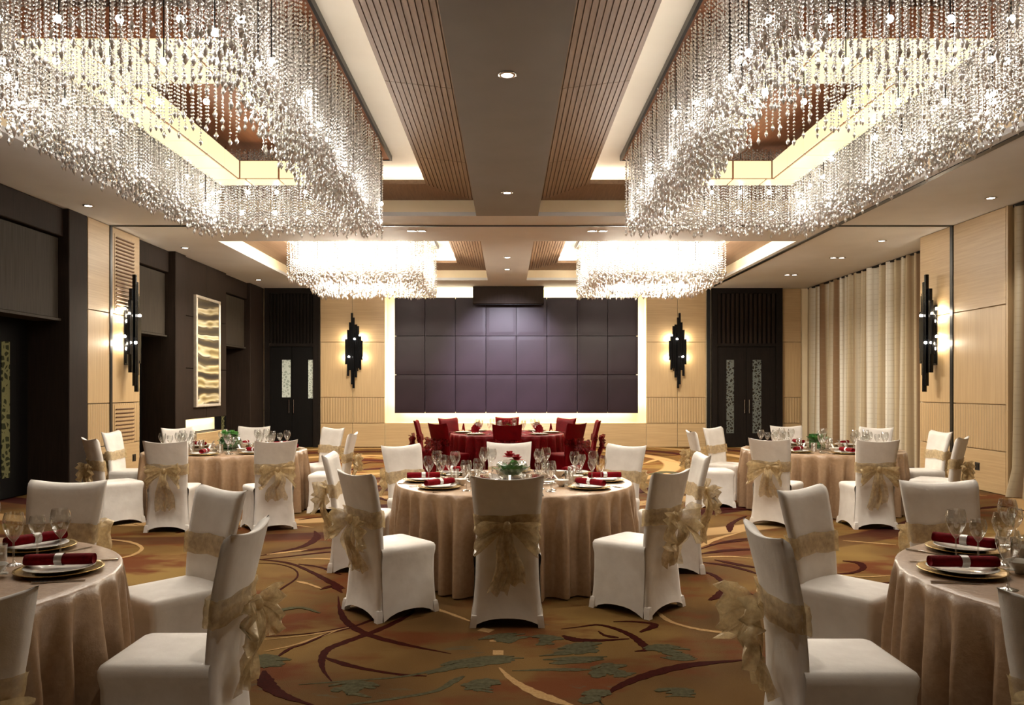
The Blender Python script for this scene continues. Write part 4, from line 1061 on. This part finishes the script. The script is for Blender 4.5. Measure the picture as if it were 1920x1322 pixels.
SIDE = {0:'on curtain side', 45:'between leather wall and curtains', 90:'on leather wall side', 135:'between leather wall and doorways', 180:'on doorway side',
        225:'doorway side, opposite leather wall', 270:'opposite its leather wall side', 315:'curtain side, opposite leather wall'}
def table(cx, cy, tname, seed, red=False):
    t = thing('round_table', 'round banquet table under the %s cloth, %s' % ('red' if red else 'gold', tname), 'table', (cx, cy, 0))
    ob('tabletop', top_m, t)
    for k in range(4): ob('leg', leg_m, t, (.5*math.cos(PI/4+k*PI/2), .5*math.sin(PI/4+k*PI/2), 0))
    c = ob('tablecloth', cloth_mesh(M['redcloth' if red else 'goldcloth'], seed), None, (cx, cy, 0))
    tag(c, ('pleated red satin cloth over the %s' if red else 'floor-length champagne satin cloth over the %s') % tname, 'tablecloth')
def setting(cx, cy, ang, tname, full=True, mirror=1):
    a = R(ang); rz = a + PI/2                     # local +y looks to the table centre
    def put(nm, me, lat, rad, dz, lab, cat, drz=0.0, grp=None):
        p = (cx + rad*math.cos(a) - lat*math.sin(a)*-1*-1, cy + rad*math.sin(a) + lat*math.cos(a), TZ + dz)
        return tag(ob(nm, me, None, p, rz + drz), '%s on the %s' % (lab, tname), cat, '%s on the %s' % (grp, tname))
    put('charger_plate', charger_m, 0, .77, 0, 'gold charger plate at a place setting', 'plate', 0, 'charger plates')
    put('dinner_plate', plate_m, 0, .77, .009, 'white dinner plate stacked on gold charger', 'plate', 0, 'dinner plates')
    n = put('napkin_roll', roll_m, .01, .77, .029, 'rolled burgundy napkin in silver ring', 'napkin', .12*mirror, 'napkins'); ob('napkin_ring', rg_m, n)
    put('wine_glass', big_m, .20, .53, 0, 'large clear wine glass', 'wine glass', 0, 'large wine glasses')
    put('wine_glass', small_m, .285, .60, 0, 'slimmer clear wine glass', 'wine glass', 0, 'slim wine glasses')
    put('wine_glass', big_m, .27, .70, 0, 'large clear wine glass', 'wine glass', 0, 'large wine glasses')
    put('tumbler', tumb_m, .10, .50, 0, 'straight clear water tumbler', 'tumbler', 0, 'tumblers')
    b = put('soup_bowl', bowl_m, -.04, .525, 0, 'small white soup bowl holding a spoon', 'bowl', 0, 'soup bowls'); ob('spoon', spoon_m, b)
    put('table_fork', fork_m, -.20, .82, .001, 'steel fork beside a charger', 'fork', 0, 'forks')
    put('table_knife', knife_m, .20, .86, .001, 'steel knife beside a charger', 'knife', 0, 'knives')
def red_setting(cx, cy, ang, tname):
    a = R(ang); rz = a + PI/2
    def put(nm, me, lat, rad, dz, lab, cat, grp):
        return tag(ob(nm, me, None, (cx + rad*math.cos(a) - lat*math.sin(a), cy + rad*math.sin(a) + lat*math.cos(a), TZ + dz), rz), '%s on the %s' % (lab, tname), cat, '%s on the %s' % (grp, tname))
    put('charger_plate', charger_m, 0, .77, 0, 'gold charger plate', 'plate', 'charger plates')
    put('dinner_plate', plate_m, 0, .77, .009, 'white dinner plate', 'plate', 'dinner plates')
    put('standing_napkin', fan_m, 0, .77, .012, 'standing dark red fan-folded napkin', 'napkin', 'napkins')
    put('wine_glass', big_m, -.13, .52, 0, 'large clear wine glass', 'wine glass', 'large wine glasses')
    put('wine_glass', small_m, .12, .55, 0, 'slim clear wine glass', 'wine glass', 'slim wine glasses')
def chairs(cx, cy, angs, tname, r=1.6, red=False, seed=0):
    for i, ang in enumerate(angs):
        if isinstance(ang, tuple): key, fx, fy, face = ang
        else: key = ang; face = ang + 180; fx, fy = cx + r*math.cos(R(ang)), cy + r*math.sin(R(ang))
        key = int(key) % 360
        lab = ('red covered chair with red bow at the %s, %s' if red else 'white chair with gold bow at the %s, %s') % (tname, SIDE[key])
        pr = (REDP[i % 2]) if red else PROTO[(i + seed) % 4]
        place_chair(pr, fx, fy, face, lab, 'chairs round the ' + tname)
def disc(cx, cy, tname):
    t = thing('glass_turntable', 'round glass turntable in the middle of the %s' % tname, 'turntable', (cx, cy, TZ))
    ob('glass_disc', turn_m, t)
    ob('bearing', MB().lathe([(.0008,.0005),(.10,.0005),(.10,.0115),(.0008,.0115)], 24).mesh('bearing', M['steel']), t)

# rose bowl table (middle)
T1 = 'rose bowl table'; c1 = (0.06, 6.8)
table(*c1, T1, 1); disc(*c1, T1); centrepiece(c1[0]-.02, c1[1], TZ+.0205, 'rose', 'glass bowl of green leaves topped with red roses')
chairs(*c1, [(270, 0.0, 5.14, 90), (225, -1.03, 5.42, 40), (180, -1.54, 6.95, 0), (135, -1.06, 8.0, -47), (90, 0.02, 8.4, 270), (45, 1.19, 8.0, 225), (0, 1.68, 6.9, 180), (315, 1.13, 5.5, 138)], T1, seed=3)
for a in (270, 219, 180, 135, 90, 45, 0, 320): setting(*c1, a, T1, mirror=1 if a < 270 else -1)
# table by the painting
T2 = 'table beside the painting'; c2 = (-3.58, 10.2)
table(*c2, T2, 2); disc(*c2, T2); centrepiece(c2[0]+.05, c2[1], TZ+.0205, 'far', 'low green glass bowl of leaves on the table beside the painting')
chairs(*c2, [(270, -3.66, 8.56, 92), (315, -2.5, 8.66, 124), (225, -4.72, 9.05, 45), (180, -5.2, 10.5, 0), (135, -4.74, 11.5, -42), (90, -3.75, 11.86, 270), (45, -2.5, 11.5, 232), (0, -1.96, 10.15, 180)], T2, seed=1)
for a in (270, 313, 226, 180, 135, 90, 45, 0): setting(*c2, a, T2)
# table by the curtains
T3 = 'table beside the curtains'; c3 = (4.08, 10.4)
table(*c3, T3, 3); disc(*c3, T3); centrepiece(c3[0]-.05, c3[1], TZ+.0205, 'green', 'square dark green vase of leaves on the table beside the curtains')
chairs(*c3, [(225, 2.93, 8.95, 52), (270, 4.05, 8.74, 90), (135, 2.98, 11.6, -48), (180, 2.44, 10.6, 0), (0, 5.72, 10.55, 183), (315, 5.28, 9.28, 138), (90, 4.2, 12.05, 268), (45, 5.35, 11.6, 228)], T3, seed=2)
for a in (228, 270, 135, 180, 0, 315, 90, 45): setting(*c3, a, T3)
# near table with pink flowers
T4 = 'front doorway-side table'; c4 = (-2.67, 3.25)
table(*c4, T4, 4); centrepiece(c4[0]+.12, c4[1]+.15, TZ, 'pink', 'bowl of pink and white flowers on the front doorway-side table')
chairs(*c4, [(0, -1.07, 3.3, 180), (45, -1.62, 4.53, 231), (90, -2.69, 4.9, 270), (315, -1.51, 2.12, 134)], T4, seed=0)
for a in (14, 62, 118, 300): setting(*c4, a, T4, mirror=-1)
# near table with cream flowers
T5 = 'front curtain-side table'; c5 = (2.70, 3.28)
table(*c5, T5, 5); centrepiece(c5[0]+.05, c5[1]+.2, TZ, 'cream', 'low bowl of cream flowers on the front curtain-side table')
chairs(*c5, [(180, 1.04, 3.22, 0), (135, 1.68, 4.56, -51), (90, 2.64, 4.9, 270), (225, 1.56, 2.10, 47)], T5, seed=2)
for a in (170, 128, 84, 232): setting(*c5, a, T5, mirror=1)
# red table
T6 = 'red table'; c6 = (0.0, 14.1)
table(*c6, T6, 6, True); centrepiece(c6[0], c6[1], TZ, 'low', 'low bowl of red flowers on the red table')
chairs(*c6, [270, 225, 180, 135, 90, 45, 0, 315], T6, 1.6, True)
for a in (270, 225, 180, 135, 90, 45, 0, 315): red_setting(*c6, a, T6)
